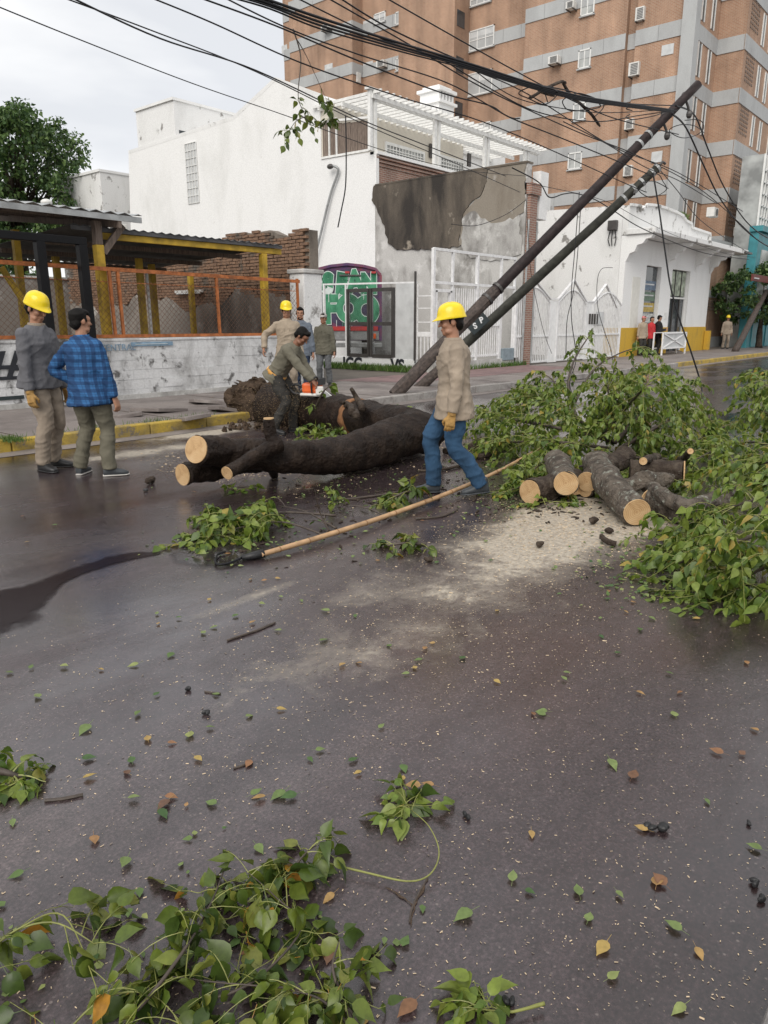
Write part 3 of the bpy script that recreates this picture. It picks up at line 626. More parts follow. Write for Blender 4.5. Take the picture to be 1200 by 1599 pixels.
npk = 22
for i in range(npk):
    y0 = 20.32+(22.92-20.32)*i/npk; zt = 9.02+(y0-20.32)*.10+r.uniform(-.02,.02)
    boxo('plank', (HX+.04+r.uniform(0,.02), y0+.006, 7.97), (HX+.07, y0+.112, zt), M['brown_wood'], ws)
for y in (20.30, 22.1, 22.5): MB().bar((HX, y, 7.95), (HX, y, 9.2+(y-20.3)*.1), .06).build('rail', M['pale_wood'], ws)
MB().bar((HX, 20.2, 7.98), (HX, 22.95, 8.02), .08).build('rail', M['pale_wood'], ws); MB().bar((HX, 20.2, 9.1), (HX, 22.95, 9.36), .08).build('rail', M['pale_wood'], ws)
pg = empty('white_pergola', (28, 21, 7.9), 'white timber pergola with open slats over the terrace of the white house', 'pergola')
ZP = 9.72
for px in (582, 682, 760, 823):
    x = PY(px, 220, HF+.02).x
    for dx in (-.13, .13): MB().bar((x+dx, HF+.02, 7.9), (x+dx, HF+.02, ZP+.25), .13).build('post', M['pale_wood'], pg)
    MB().box((x-.3, HF-.10, ZP+.25), (x+.3, HF+.14, ZP+.33)).build('post_cap', M['pale_wood'], pg)
for y, z in ((HF-.08, ZP+.05), (HF+.14, ZP+.05), (22.9, ZP+.1), (21.6, ZP+.02)): MB().bar((HX-.2, y, z), (HX+12.6, y, z), .06, .16).build('beam', M['pale_wood'], pg)
for i in range(34):
    x = HX-.1+12.6*i/33; MB().bar((x, HF-.45, ZP+.18), (x, 23.3, ZP+.2), .07, .11).build('slat', M['pale_wood'], pg)
ch = empty('white_chimney', PY(682, 180, 24.0), 'white chimney with vent slots rising behind the pergola', 'chimney')
c = PY(682, 186, 24.0); w_ = .62
boxo('shaft', (c.x-w_, 24-.6, 9.8), (c.x+w_, 24.6, c.z+.55), M['white_wall'], ch); z = c.z+.55
boxo('ledge', (c.x-w_-.12, 23.28, z), (c.x+w_+.12, 24.72, z+.12), M['white_wall'], ch)
for i in range(5): x = c.x-w_+.02+(2*w_-.18)*i/4; boxo('vent_pier', (x, 23.42, z+.12), (x+.14, 24.58, z+.52), M['white_wall'], ch)
boxo('vent_dark', (c.x-w_+.1, 23.6, z+.12), (c.x+w_-.1, 24.4, z+.52), M['ac_dark'], ch)
boxo('cap', (c.x-w_-.1, 23.3, z+.52), (c.x+w_+.1, 24.7, z+.66), M['white_wall'], ch); boxo('cap_top', (c.x-w_+.1, 23.5, z+.66), (c.x+w_-.1, 24.5, z+.80), M['white_wall'], ch)
boxo('terrace_slab', (HX+14, HF+.05, 0), (HX+14.5, 26, 7.5), M['concrete'], hs)
# lamp on a bent pipe leaning on the white wall
lp = empty('lamp_pipe', (22.9, 22.5, .2), 'thin grey pipe with small lamp leaning against the white house wall', 'lamp')
p = [PX(488, 418, 22.85), PX(500, 370, 22.9), PX(516, 305, 22.95), PX(528, 270, 22.95), PX(527, 262, 22.9), PX(520, 259, 22.85)]
MB().tube(spline(p, 5), .05, 8).build('pipe', M['galv'], lp, smooth=True); MB().ell(PX(516, 260, 22.83), (.10,.16,.10)).build('lamp_head', M['dark_frame'], lp, smooth=True)
acw = empty('wall_air_conditioner', PX(185, 362, HX-.2), 'white boxed air conditioner low on the white house, above the shed roof', 'air conditioner')
c = PX(184, 362, HX-.3); boxo('casing', (HX-.55, c.y-.55, c.z-.35), (HX-.02, c.y+.55, c.z+.35), M['ac'], acw, bevel=.03); MB().tube([(HX-.57, c.y+.1, c.z), (HX-.555, c.y+.1, c.z)], .26, 16).build('fan_grille', M['ac_dark'], acw)

# ================================================================ STAINED PARTY WALL
sw = empty('stained_party_wall', (HX, 16.8, 0), 'tall concrete party wall with black stained peeling plaster', 'wall')
SX = HX-.03
MB().prism([(SX, 13.42, 0), (SX, HF-.06, 0), (SX, HF-.06, 6.62), (SX, 13.42, 6.66)], (.30, 0, 0)).build('concrete_face', M['concrete'], sw, fix=True)
def patch(pix, mat, d, name):
    cx_ = [PX(x, y, SX) for x, y in pix]; pts = []
    for i, a in enumerate(cx_):
        e = cx_[(i+1) % len(cx_)]; k = max(1, int((e-a).length/.12))
        for j in range(k):
            q = a.lerp(e, j/k); jit = .05 if k > 3 else .02; pts.append((SX-d, q.y+r.uniform(-jit, jit), min(6.68, q.z+r.uniform(-jit, jit))))
    return MB().prism(pts, (d-.002, 0, 0)).build(name, mat, sw, fix=True)
patch([(584,288),(583,313),(592,332),(600,347),(607,378),(620,391),(650,391),(716,386),(722,350),(724,335),(735,318),(752,305),(760,285),(764,258)], M['dark_stain'], .05, 'plaster_patch')
patch([(764,257),(821,247),(820,330),(800,345),(770,352),(745,372),(722,382),(717,385),(723,348),(725,334),(736,318),(753,305),(761,285)], M['brown_stain'], .035, 'plaster_patch')
patch([(724,340),(740,328),(756,342),(775,348),(812,338),(816,395),(780,408),(735,402),(722,386)], M['render_grey'], .042, 'plaster_patch')
boxo('wall_cap', (SX-.06, 13.4, 6.66), (SX+.34, HF-.1, 6.72), M['dark_stain'], sw)
pl = empty('brick_pilaster', (23.3, 13.35, 0), 'narrow exposed brick pilaster at the street end of the stained wall', 'pilaster')
MB().box((HX+.02, 13.28, 0), (HX+.5, 13.41, 5.7)).build('brick_shaft', M['terrace_brick'], pl, bevel=.02); MB().box((HX-.03, 13.22, 5.7), (HX+.62, 13.5, 6.05)).build('brick_cap', M['terrace_brick'], pl)
MB().box((HX+.66, 13.3, 5.0), (HX+1.2, 13.6, 6.5)).build('white_block', M['white_wall'], pl)
for dx, yy in ((-.10, 13.26), (.55, 13.3)): MB().tube([(HX+dx, yy, .2), (HX+dx+.03, yy, 4.9)], .035, 8).build('conduit', M['galv'], pl)

# ================================================================ FENCES AND GATES BETWEEN THE HOUSES
gw = M['white_gate']
tf = empty('tall_white_frame', (20.2, 13.4, .15), 'tall white steel frame screen with barred gate in front of the stained wall', 'gate')
X0, X1 = 17.95, 22.5; YG = 13.4
boxo('footing', (X0-.1, YG-.1, .1), (X1+.3, YG+.12, .42), M['concrete'], tf)
xs = [X0, PY(706, 480, YG).x, PY(744, 480, YG).x, PY(781, 480, YG).x, X1]
for i, x in enumerate(xs): MB().bar((x, YG, .35), (x, YG, 3.66 if i != 1 else 3.65), .09 if i in (0, 2) else .07).build('upright', gw, tf)
for z in (3.64, 2.72, ): MB().bar((X0, YG, z), (X1, YG, z), .08).build('rail', gw, tf)
for z in (1.5, .55): MB().bar((xs[1], YG, z), (xs[3], YG, z), .06).build('rail', gw, tf)
for (a_, b_) in ((xs[1], xs[2]), (xs[2], xs[3])):
    k = 11
    for i in range(1, k): x = a_+(b_-a_)*i/k; MB().bar((x, YG, .5), (x, YG, 2.6), .028).build('bar', gw, tf)
MB().bar((xs[0]+.06, YG, 2.5), (xs[1]-.06, YG, 2.5), .09).build('door_head', gw, tf)
for x in (xs[0]+.12, xs[1]-.1): MB().bar((x, YG, .45), (x, YG, 2.5), .09).build('door_jamb', gw, tf)
MB().bar((xs[3]+.1, YG, .4), (xs[3]+.1, YG, 2.6), .05).build('upright', gw, tf); boxo('meter_box', (21.75, YG-.13, .35), (22.45, YG-.01, .75), plain('grey_blue_box', (.20,.25,.28), .5), tf, bevel=.02)

df = empty('dark_framed_doors', (18, 16, .15), 'dark bronze framed glass doors set into a white steel fence', 'doors')
FX = 18.0; ya, yb = 17.95, 14.05
boxo('footing', (FX-.08, yb, .1), (FX+.1, ya+.05, .47), M['white_old'], df)
MB().bar((FX, ya, .5), (FX, yb, .5), .05).build('rail', gw, df); MB().bar((FX, ya, 2.8), (FX, yb, 2.74), .05).build('rail', gw, df)
for px in (507, 541): y = PX(px, 480, FX).y; MB().bar((FX, y, .5), (FX, y, 2.8), .06).build('upright', gw, df)
def leaf_door(p0, p1, name):
    y0, y1 = PX(p0, 500, FX).y, PX(p1, 500, FX).y; z0, z1 = .53, 2.62; mb = MB(); w_ = .11
    for y in (y0, y1): mb.bar((FX-.02, y, z0), (FX-.02, y, z1), .07, w_)
    d = MB(); 
    f = mb.build(name, M['dark_frame'], df)
    for z in (z0+.03, 1.55, z1-.05): MB().bar((FX-.02, y0-.05, z), (FX-.02, y1+.05, z), .06, .11).build('door_rail', M['dark_frame'], f)
    MB().box((FX-.01, min(y0, y1)+.05, z0+.08), (FX-.004, max(y0, y1)-.05, 1.5)).build('pane', M['clear_glass'], f)
    MB().box((FX-.01, min(y0, y1)+.05, 1.6), (FX-.004, max(y0, y1)-.05, z1-.1)).build('pane', M['clear_glass'], f)
leaf_door(545, 577, 'door'); leaf_door(581, 615, 'door')
y0, y1 = PX(619, 500, FX).y, PX(650, 500, FX).y
boxo('blank_panel', (FX-.03, y1, .5), (FX, y0, 2.72), M['blank_panel'], df); MB().bar((FX-.05, y1, .4), (FX-.05, y1, 3.05), .05).build('dark_upright', M['dark_frame'], df)
ladder = [PX(px, 500, FX).y for px in (653, 668)]
for z in (2.0, 1.6, 2.35): MB().bar((FX, 14.0, z), (FX, 13.45, z), .03).build('rail', gw, df)
MB().bar((FX, 14.0, 1.25), (FX, 13.45, 1.25), .05, .14).build('rail', gw, df)
for i in range(5): y = 14.0-.55*i/4; MB().bar((FX, y, .5), (FX, y, 1.2 if 0 < i < 4 else 2.7), .03).build('bar', gw, df)
st = lettering('JGC', .5, (FX-.088, 16.6, .29), '-X', M['gr_black'], df, bold=.02); lettering('VS', .5, (FX-.088, 14.7, .29), '-X', M['gr_black'], df, bold=.02)

gt = empty('white_arched_gates', (27, 13.38, .15), 'long white barred gates with zigzag peaks beside the corner shop', 'gate')
gy = 13.34; zig = [(810,464),(835,436),(860,467),(872,467),(897,437),(916,471),(927,471),(947,444),(963,480)]
zp = [PY(x, y, gy) for x, y in zig]; xL, xR = PY(805, 500, gy).x, 31.2
for a_, b_ in zip(zp, zp[1:]): MB().bar((a_.x, gy, a_.z), (b_.x, gy, b_.z), .05, .10, up=(0,1,0)).build('zigzag_rail', gw, gt)
posts = [xL, zp[2].x, zp[3].x, zp[5].x, zp[6].x, xR]
for x in posts: MB().bar((x, gy, .16), (x, gy, 2.36), .08).build('gate_post', gw, gt)
leafs = [(posts[0], posts[1]), (posts[2], posts[3]), (posts[4], posts[5])]
def arch(x, a_, b_): t = (x-a_)/(b_-a_); return 2.28+.48*max(0, math.sin(math.pi*t))
for a_, b_ in leafs:
    k = 19
    MB().tube([(a_+(b_-a_)*i/14, gy, arch(a_+(b_-a_)*i/14, a_, b_)) for i in range(15)], .04, 6).build('arch_rail', gw, gt)
    for z in (.22, 1.12): MB().bar((a_, gy, z), (b_, gy, z), .06).build('rail', gw, gt)
    for i in range(1, k): x = a_+(b_-a_)*i/k; MB().bar((x, gy, .2), (x, gy, arch(x, a_, b_)), .03).build('bar', gw, gt)
for a_, b_ in ((posts[1], posts[2]), (posts[3], posts[4])): boxo('gate_pier', (a_, gy-.02, .16), (b_, gy+.1, 2.36), M['white_metal'], gt)
num = boxo('letter_slot', (PY(930, 490, gy).x, gy-.05, 1.5), (PY(937, 490, gy).x+.3, gy-.03, 2.0), M['blank_panel'], gt)
for i in range(4): x = PY(922, 490, gy-.06).x+i*.22; MB().bar((x, gy-.06, 1.52), (x, gy-.06, 1.92), .07, .03).build('dark_slot', M['dark_frame'], gt)
# ================================================================ TRUCK with sprayed rear, behind the dark doors
tk = empty('box_truck', (20.0, 18.73, .15), 'box truck parked behind the dark framed doors, its rear sprayed with green bubble letters', 'truck')
TX = 20.0; y0, y1 = 17.55, 19.91
prof = [(y1, .95), (y0, .95), (y0, 3.22), (y0+.18, 3.42), (y0+.6, 3.52), ((y0+y1)/2, 3.58), (y1-.6, 3.52), (y1-.18, 3.42), (y1, 3.22)]
MB().prism([(TX, y, z) for y, z in prof], (2.3, 0, 0)).build('box_body', M['truck_purple'], tk, bevel=.04, fix=True)
mb = MB()
for (ya_, za), (yb_, zb) in zip(prof[1:], prof[2:]+prof[:1]): mb.bar((TX-.02, ya_, za), (TX-.02, yb_, zb), .09, .10, up=(1,0,0))
mb.build('rear_frame', M['truck_purple'], tk)
boxo('red_strip', (TX-.05, y0+.1, 1.30), (TX-.003, y1-.1, 1.45), M['truck_red'], tk)
boxo('tail_panel', (TX-.02, y0+.06, .98), (TX-.002, y1-.06, 1.29), M['truck_grey'], tk)
boxo('bumper', (TX-.22, y0-.05, .72), (TX-.06, y1+.05, .88), M['truck_grey'], tk, bevel=.02)
for y in (y0+.3, y1-.3): boxo('tail_lamp', (TX-.07, y-.13, 1.02), (TX-.022, y+.13, 1.2), M['orange_lens'], tk, bevel=.01)
for y in (y0+.25, (y0+y1)/2, y1-.25): boxo('roof_lamp', (TX-.09, y-.08, 3.27), (TX-.065, y+.08, 3.34), M['truck_red'], tk)
for y in (y0+.55, y1-.55):
    MB().bar((TX+.3, y, .95), (TX+.05, y, .55), .10).build('stand_leg', M['dark_frame'], tk)
    MB().tube([(TX+1.3, y-.14, .58), (TX+1.3, y+.14, .58)], .45, 20).build('wheel', M['black_rubber'], tk)
boxo('door_handle', (TX-.06, y0+.7, 3.17), (TX-.01, y1-.9, 3.23), M['dark_frame'], tk, bevel=.01)
def graffiti(s, size, z, sx=1):
  gg = random.Random(len(s)); k_n = len(s)
  for ci, chx in enumerate(s):
    c = V((TX, 18.70-(ci-(k_n-1)/2)*1.95/k_n, z+gg.uniform(-.05,.05))); rl = gg.uniform(-.16,.16); ss = gg.uniform(.92,1.15)
    for i, (bold, mat, d) in enumerate(((.135, 'gr_black', .010), (.112, 'gr_white', .016), (.085, 'gr_green', .022))):
        me = text_mesh(chx, size*ss, .003, bold); me.materials.clear(); me.materials.append(M[mat])
        q = Matrix(((0,0,-1),(-1,0,0),(0,1,0))).to_4x4()
        me.transform(Matrix.Translation((TX-d, c.y, c.z)) @ q @ Matrix.Diagonal((sx, 1, 1, 1)) @ Matrix.Rotation(rl, 4, 'Z')); me.transform(Matrix.Translation((-.0006*ci, 0, 0))); link('sprayed_letter', me, tk)
graffiti('SEAN', .86, 2.93, .78); graffiti('FOO', 1.25, 2.02, .86)
for i in range(14):
    y = 17.9+i*.115+rnd.uniform(-.04,.04); z = rnd.choice((1.55, 1.62, 2.55)); MB().box((TX-.027, y, z-rnd.uniform(.1,.3)), (TX-.009, y+.018, z+.05)).build('paint_drip', M[rnd.choice(('gr_green', 'gr_white'))], tk)
mb = MB(); zs = [V((TX, y, z)) for y, z in [(19.6,3.3),(18.7,3.42),(17.75,3.25),(17.68,2.3),(17.8,1.55),(18.6,1.48),(19.1,1.5),(19.5,1.75),(19.68,2.4)]]
mb.prism([(TX-.008, p.y, p.z) for p in zs], (.006, 0, 0)).build('sprayed_ground', plain('dark_violet_spray', (.045,.035,.075), .6, .4, 3, bs=0), tk, fix=True)

tk.rotation_euler = (0, 0, R_(42))
# ================================================================ CORNER SHOP
cs = empty('corner_shop', (36, 13.4, .15), 'white corner shop with yellow dado, stepped parapet and deep canopy', 'shop')
CX0, CX1 = 31.4, 42.6
MB().prism([(CX0, 13.66, 0), (CX0, 17.7, 0), (CX0, 17.7, 6.42), (CX0, 13.66, 6.30)], (.3, 0, 0)).build('side_wall', M['white_old'], cs, fix=True)
par = [(CX0, 5.1), (CX0, 6.28), (32.4, 6.34), (32.5, 6.15), (33.15, 6.47), (34.2, 6.55), (35.4, 6.56), (36.7, 6.52), (37.6, 6.45), (38.0, 6.28), (38.8, 6.22), (38.9, 6.05), (41.7, 6.0), (41.8, 5.5), (CX1, 5.45), (CX1, 5.1)]
MB().prism([(x, 13.4, z) for x, z in par], (0, .25, 0)).build('parapet', M['white_old'], cs, fix=True)
mb = MB()
for (a_, za), (b_, zb) in zip(par[1:-2], par[2:-1]): mb.bar((a_, 13.36, za+.02), (b_, 13.36, zb+.02), .10, .10, up=(0,1,0))
mb.build('parapet_moulding', M['white_old'], cs)
b1x, b1X = 33.75, 35.55; b2x, b2X = 36.95, 39.45; zt = 4.05
for (a_, b_) in ((CX0, b1x), (b1X, b2x), (b2X, CX1)): boxo('wall_pier', (a_, 13.4, 1.36), (b_, 13.65, zt), M['white_wall'], cs)
boxo('lintel', (CX0, 13.4, zt), (CX1, 13.65, 5.12), M['white_wall'], cs)
for (a_, b_) in ((CX0-.025, b1x), (b1X, b2x), (b2X, CX1)): boxo('yellow_dado', (a_, 13.372, .1), (b_, 13.66, 1.36), M['yellow_base'], cs)
boxo('side_dado', (CX0-.025, 13.66, .1), (CX0, 14.1, 1.36), M['yellow_base'], cs)
boxo('wall_recess', (CX0+.9, 13.385, 1.36), (CX0+1.75, 13.398, 3.5), plain('cream_recess', (.68,.67,.62), .8, .06), cs)
# canopy with curved soffit brackets
boxo('canopy', (CX0-.1, 12.2, 5.12), (CX1+2.0, 13.42, 5.34), M['white_old'], cs, bevel=.02)
for x in (CX0, b1X+.5, b2X+.5, CX1-.3):
    pr = [(13.4, 5.11), (12.3, 5.11), (12.38, 4.95), (12.6, 4.92), (12.72, 4.75), (12.95, 4.70), (13.05, 4.45), (13.25, 4.38), (13.4, 4.05)]
    MB().prism([(x, y, z) for y, z in pr], (.28, 0, 0)).build('scrolled_bracket', M['white_wall'], cs, fix=True)
boxo('canopy_end', (CX1+1.2, 12.1, 5.14), (CX1+2.4, 13.2, 5.24), M['dark_frame'], cs)
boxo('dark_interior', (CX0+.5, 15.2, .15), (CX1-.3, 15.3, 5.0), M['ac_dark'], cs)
boxo('shop_floor', (CX0+.4, 13.45, .14), (CX1-.3, 15.2, .17), M['pavement'], cs)
f = boxo('shop_window', (b1x, 13.6, .6), (b1X, 13.63, zt), M['glass'], cs)
post_cols = [('poster_green', (.10,.16,.11)), ('poster_blue', (.10,.15,.22)), ('poster_white', (.45,.46,.44)), ('poster_yellow', (.42,.30,.06))]
for i in range(5):
    z = 1.1+i*.48; boxo('poster', (b1x+.08, 13.575, z), (b1X-.1, 13.598, z+.40), plain('poster_%s' % 'abcde'[i], post_cols[(i+1) % 4][1], .5, .5, 9, bs=0), f)
    boxo('poster_strip', (b1x+.15, 13.565, z+.22), (b1X-.3, 13.574, z+.28), M['blank_panel'], f)
d = boxo('shop_door', (b2x, 13.62, .2), (b2X, 13.64, zt), M['glass'], cs)
for x in (b2x+.04, b2x+.95, b2x+1.8, b2X-.04): MB().bar((x, 13.58, .2), (x, 13.58, zt), .06).build('door_frame', M['dark_frame'] if x < b2X-.2 else M['frame_white'], d)
MB().bar((b2x, 13.575, 2.75), (b2X, 13.575, 2.75), .08).build('transom', M['frame_white'], d)
boxo('transom_poster', (b2x+.1, 13.585, 2.85), (b2X-.1, 13.6, zt-.05), plain('mixed_poster', (.30,.34,.26), .5, .7, 4, bs=0), d)
boxo('wall_sign', (b2x-.55, 13.37, 1.75), (b2x-.25, 13.395, 2.05), M['frame_white'], cs)
boxo('leaning_board', (CX1-.2, 13.1, .15), (CX1+.1, 13.35, 1.15), M['yellow_base'], cs)
rk = empty('white_rack', (37.6, 12.6, .15), 'white metal cross braced barrier standing in front of the shop door', 'barrier')
a, bq = PY(1027, 545, 12.6), PY(1065, 526, 12.6)
for x in (a.x, bq.x):
    for y in (12.4, 12.8): MB().bar((x, y, .15), (x, y, 1.15), .06).build('leg', gw, rk)
for z in (.45, 1.12):
    for y in (12.4, 12.8): MB().bar((a.x, y, z), (bq.x, y, z), .06).build('rail', gw, rk)
MB().bar((a.x, 12.4, .45), (bq.x, 12.4, 1.12), .05).build('brace', gw, rk); MB().bar((a.x, 12.4, 1.12), (bq.x, 12.4, .45), .05).build('brace', gw, rk)
boxo('top_sheet', (a.x, 12.4, 1.13), (bq.x, 12.8, 1.155), gw, rk)
boxo('front_panel', (a.x, 12.42, .48), (bq.x, 12.43, 1.1), M['blank_panel'], rk)
sp_ = empty('wall_junction_box', PX(957, 352, CX0-.1), 'small dark junction box with dangling wires on the shop side wall', 'box')
c = PX(957, 352, CX0-.12); boxo('box_body', (CX0-.2, c.y-.2, c.z-.2), (CX0-.01, c.y+.2, c.z+.2), M['dark_frame'], sp_, bevel=.03)
for k in (-.12, .0, .1): MB().tube([(CX0-.1, c.y+k, c.z-.2), (CX0-.12, c.y+k*1.6, c.z-.55), (CX0-.05, c.y+k, c.z-.8)], .02, 5).build('wire_tail', M['wire'], sp_)

# ================================================================ BRICK TOWER
tw = empty('brick_apartment_tower', (50, 30, 0), 'tall brown brick apartment tower with pale panel bands', 'building')
TXA = 47.0; ZB = [26.35, 23.5, 20.65, 17.80, 14.95, 12.10, 9.40, 6.6]; BH = .82; ZT = 31.0
segs = [(17.0, 17.75, 46.75, 'col'), (17.75, 20.5, 47.0, 1), (20.5, 21.1, 47.35, 1), (21.1, 28.0, 47.0, 1), (28.0, 33.63, 48.9, 1), (33.63, 38.6, 47.0, 0),
        (38.6, 43.2, 48.2, 1), (43.2, 50.2, 47.0, 1), (50.2, 52.0, 48.0, 1)]
plan = [(75.0, 60.0), (75.0, 15.5)]
RY, RX1 = 17.15, 51.2
plan = [(80, 52)] ; out = []
for (a_, b_, X, k) in segs[::-1]: out += [(X if k != 'col' else 46.9, b_), (X if k != 'col' else 46.9, a_)]
out += [(47.4, RY), (RX1, RY), (RX1, 15.55), (80, 15.55)]
MB().prism([(x, y, 0) for x, y in [(80, 52)]+out], (0, 0, ZT)).build('brick_walls', M['tower_brick'], tw, fix=True)
boxo('corner_column', (46.72, 16.95, 0), (47.45, 17.72, ZT), M['band'], tw)
def bandrun(p, q, z, nrm, n):   # pale panels along the wall from p to q
    p, q = V((p[0], p[1], 0)), V((q[0], q[1], 0)); d = (q-p)/n
    for i in range(n):
        a_ = p+d*(i+.006); b_ = p+d*(i+1-.006); m_ = MB()
        m_.prism([(a_.x, a_.y, z-BH/2), (b_.x, b_.y, z-BH/2), (b_.x, b_.y, z+BH/2), (a_.x, a_.y, z+BH/2)], V(nrm)*.05)
        m_.build('band_panel', M['band'], tw, fix=True)
for z in ZB:
    for (a_, b_, X, k) in segs:
        if k == 1: bandrun((X, a_), (X, b_), z, (-1,0,0), max(1, round((b_-a_)/1.35)))
    if z < 24:
        bandrun((47.5, RY), (RX1-.03, RY), z-.15, (0,-1,0), 3); bandrun((RX1, RY-.03), (RX1, 15.58), z-.15, (-1,0,0), 1); bandrun((RX1-.05, 15.55), (60, 15.55), z-.15, (0,-1,0), 7)
        bandrun((47.0, 43.2), (48.15, 43.2), z, (0,-1,0), 1)
def win(x0, y0, x1, y1, X, kind='w', mull=2, bars=0, label=None):
    a_, b_ = PX(x0, y1, X), PX(x1, y0, X); ya_, yb_ = b_.y, a_.y; za, zb = PX(x0, y1, X).z, PX(x0, y0, X).z
    if kind == 'blank': boxo('vent_panel', (X-.04, ya_, za), (X+.02, yb_, zb), M['blank_panel'], tw); return
    w = MB(); t = .07
    for (q, s_) in (((ya_, za), (yb_, za+t)), ((ya_, zb-t), (yb_, zb)), ((ya_, za), (ya_+t, zb)), ((yb_-t, za), (yb_, zb))): w.box((X-.08, q[0], q[1]), (X+.02, s_[0], s_[1]))
    for i in range(1, mull): y = ya_+(yb_-ya_)*i/mull; w.box((X-.07, y-.03, za), (X, y+.03, zb))
    for i in range(1, bars+1): z = za+(zb-za)*i/(bars+1); w.box((X-.075, ya_, z-.025), (X-.005, yb_, z+.025))
    f = w.build('window', M['frame_white'], tw)
    MB().box((X-.03, ya_+t, za+t), (X-.004, yb_-t, zb-t)).build('pane', M['glass'] if kind == 'w' else M['glass_pale'], f)
    if kind == 'w' and (ya_*7) % 2 > .7: MB().box((X-.045, ya_+t+.01, zb-t-(zb-za)*.45), (X-.031, yb_-t-.01, zb-t-.005)).build('blind', M['blank_panel'], f)
    boxo('sill', (X-.14, ya_-.06, za-.07), (X+.0, yb_+.06, za-.002), M['band'], f)
C_, B_, A_, RC, E_, F_, D_ = 48.9, 47.0, 47.0, 47.35, 48.2, 47.0, 47.0
win(733, 50, 773, 82, C_, mull=3, bars=1); win(730, 117, 770, 152, C_, mull=2); win(735, -8, 768, 12, C_, mull=3, bars=1); win(748, 193, 768, 215, C_)
for r_ in ((790,47,806,62), (778,195,796,210), (787,120,803,134)): win(*r_, C_, 'blank')
win(907, -2, 930, 27, B_, 'p'); win(903, 80, 924, 109, B_, 'p'); win(895, 163, 916, 190, B_, 'p'); win(887, 240, 910, 266, B_, 'p')
win(1033, 72, 1053, 88, A_, 'blank'); win(1017, 238, 1035, 255, A_, 'blank')
win(585, 23, 603, 39, E_); win(568, 34, 584, 54, E_, 'blank'); win(568, 99, 583, 120, E_, 'blank'); win(619, 92, 624, 112, E_, 'p', 1); win(618, 20, 625, 40, E_, 'p', 1)
win(508, 102, 520, 116, F_, 'blank'); win(441, 72, 449, 84, 48.0, 'blank')
def slot(x0, z0, w, h, y, X=None):
    f = MB()
    if X is None:
        f.box((x0, y-.06, z0), (x0+.06, y+.05, z0+h)); f.box((x0+w-.06, y-.06, z0), (x0+w, y+.05, z0+h)); o_ = f.build('window', M['frame_white'], tw)
        MB().box((x0+.06, y-.012, z0), (x0+w-.06, y+.05, z0+h)).build('pane', M['glass'], o_)
for z in ZB[1:]:
    if z < 7: continue
    for x in (48.0, 49.7): slot(x, z-2.35, .55, 1.75, RY)
    for x in (54.2, 55.9, 58.2): slot(x, z-2.45, .55, 1.75, 15.55)
    lat = MB()
    for i in range(5):
        for j in range(7): lat.box((51.75+i*.36, 15.52, z-2.1+j*.24), (51.95+i*.36, 15.56, z-1.98+j*.24))
    lat.build('brick_lattice', M['brown_wood'], tw, kind=None)
    boxo('side_window', (48.0, 27.96, z-2.0), (48.6, 27.995, z-.9), M['glass'], tw)
    boxo('side_window', (47.3, 33.60, z-2.0), (48.2, 33.628, z-1.0), M['glass'], tw)
# lower storeys along the street
boxo('street_storeys', (44.0, 14.55, 0), (80, 17.1, 5.35), M['tower_brick'], tw); boxo('white_plinth', (43.98, 14.5, 0), (80, 14.548, .75), M['band'], tw)
boxo('ledge', (43.6, 14.3, 5.35), (80, 17.2, 6.15), M['band'], tw); boxo('mid_band', (43.98, 14.51, 3.0), (80, 14.548, 3.4), M['band'], tw)
boxo('street_column', (49.6, 13.9, .1), (50.3, 14.5, 5.34), M['concrete'], tw); boxo('street_column', (57.0, 13.9, .1), (57.5, 14.5, 5.34), M['band'], tw)
for x in (46.0, 52.2, 54.2):
    mb = MB()
    for i in range(6):
        for j in range(4): mb.box((x+i*.26, 14.5, 2.3+j*.15), (x+.16+i*.26, 14.548, 2.38+j*.15))
    mb.build('brick_lattice', M['brown_wood'], tw)
boxo('grey_gate', (58.5, 14.45, .1), (66, 14.54, 3.0), M['blank_panel'], tw)
# air conditioners hung on the tower
acs = [(993,10,1010,36,RC,'in the tower recess, highest of the recess column'), (982,96,1002,122,RC,'in the tower recess, second from the top of the recess column'), (976,185,993,205,RC,'in the tower recess, third of the recess column'),
       (974,257,991,278,RC,'in the tower recess just above the shorter leaning pole tip'), (885,2,900,16,B_,'high on the tower beside the topmost pale window'), (857,87,876,102,B_,'on the tower left of the second pale window'),
       (589,94,604,107,E_,'on the far recessed tower bay, below the cables'), (503,38,517,49,F_,'on the far left tower shaft, near the top'), (546,113,563,133,48.0,'at the dark corner recess of the far tower shaft')]
for (x0, y0_, x1_, y1_, X, where) in acs:
    c = PX((x0+x1_)/2, (y0_+y1_)/2, X-.35); hw = abs(PX(x0, y0_, X-.35).y-PX(x1_, y0_, X-.35).y)/2*.8; hh = abs(PX(x0, y0_, X-.35).z-PX(x0, y1_, X-.35).z)/2*.8
    e = empty('air_conditioner', c, 'white air conditioner ' + where, 'air conditioner', 'air conditioners hung on the brick tower')
    boxo('casing', (X-.60, c.y-hw, c.z-hh), (X-.12, c.y+hw, c.z+hh), M['ac'], e, bevel=.03)
    mb = MB(); 
    for i in range(7): z = c.z-hh*.7+hh*1.4*i/6; mb.bar((X-.612, c.y-hw*.8, z), (X-.612, c.y+hw*.55, z), .012, hh*.12)
    mb.build('grille', M['ac_dark'], e)
    for y in (c.y-hw*.8, c.y+hw*.8): MB().bar((X-.65, y, c.z-hh-.03), (X, y, c.z-hh-.03), .05).build('bracket', M['dark_frame'], e)
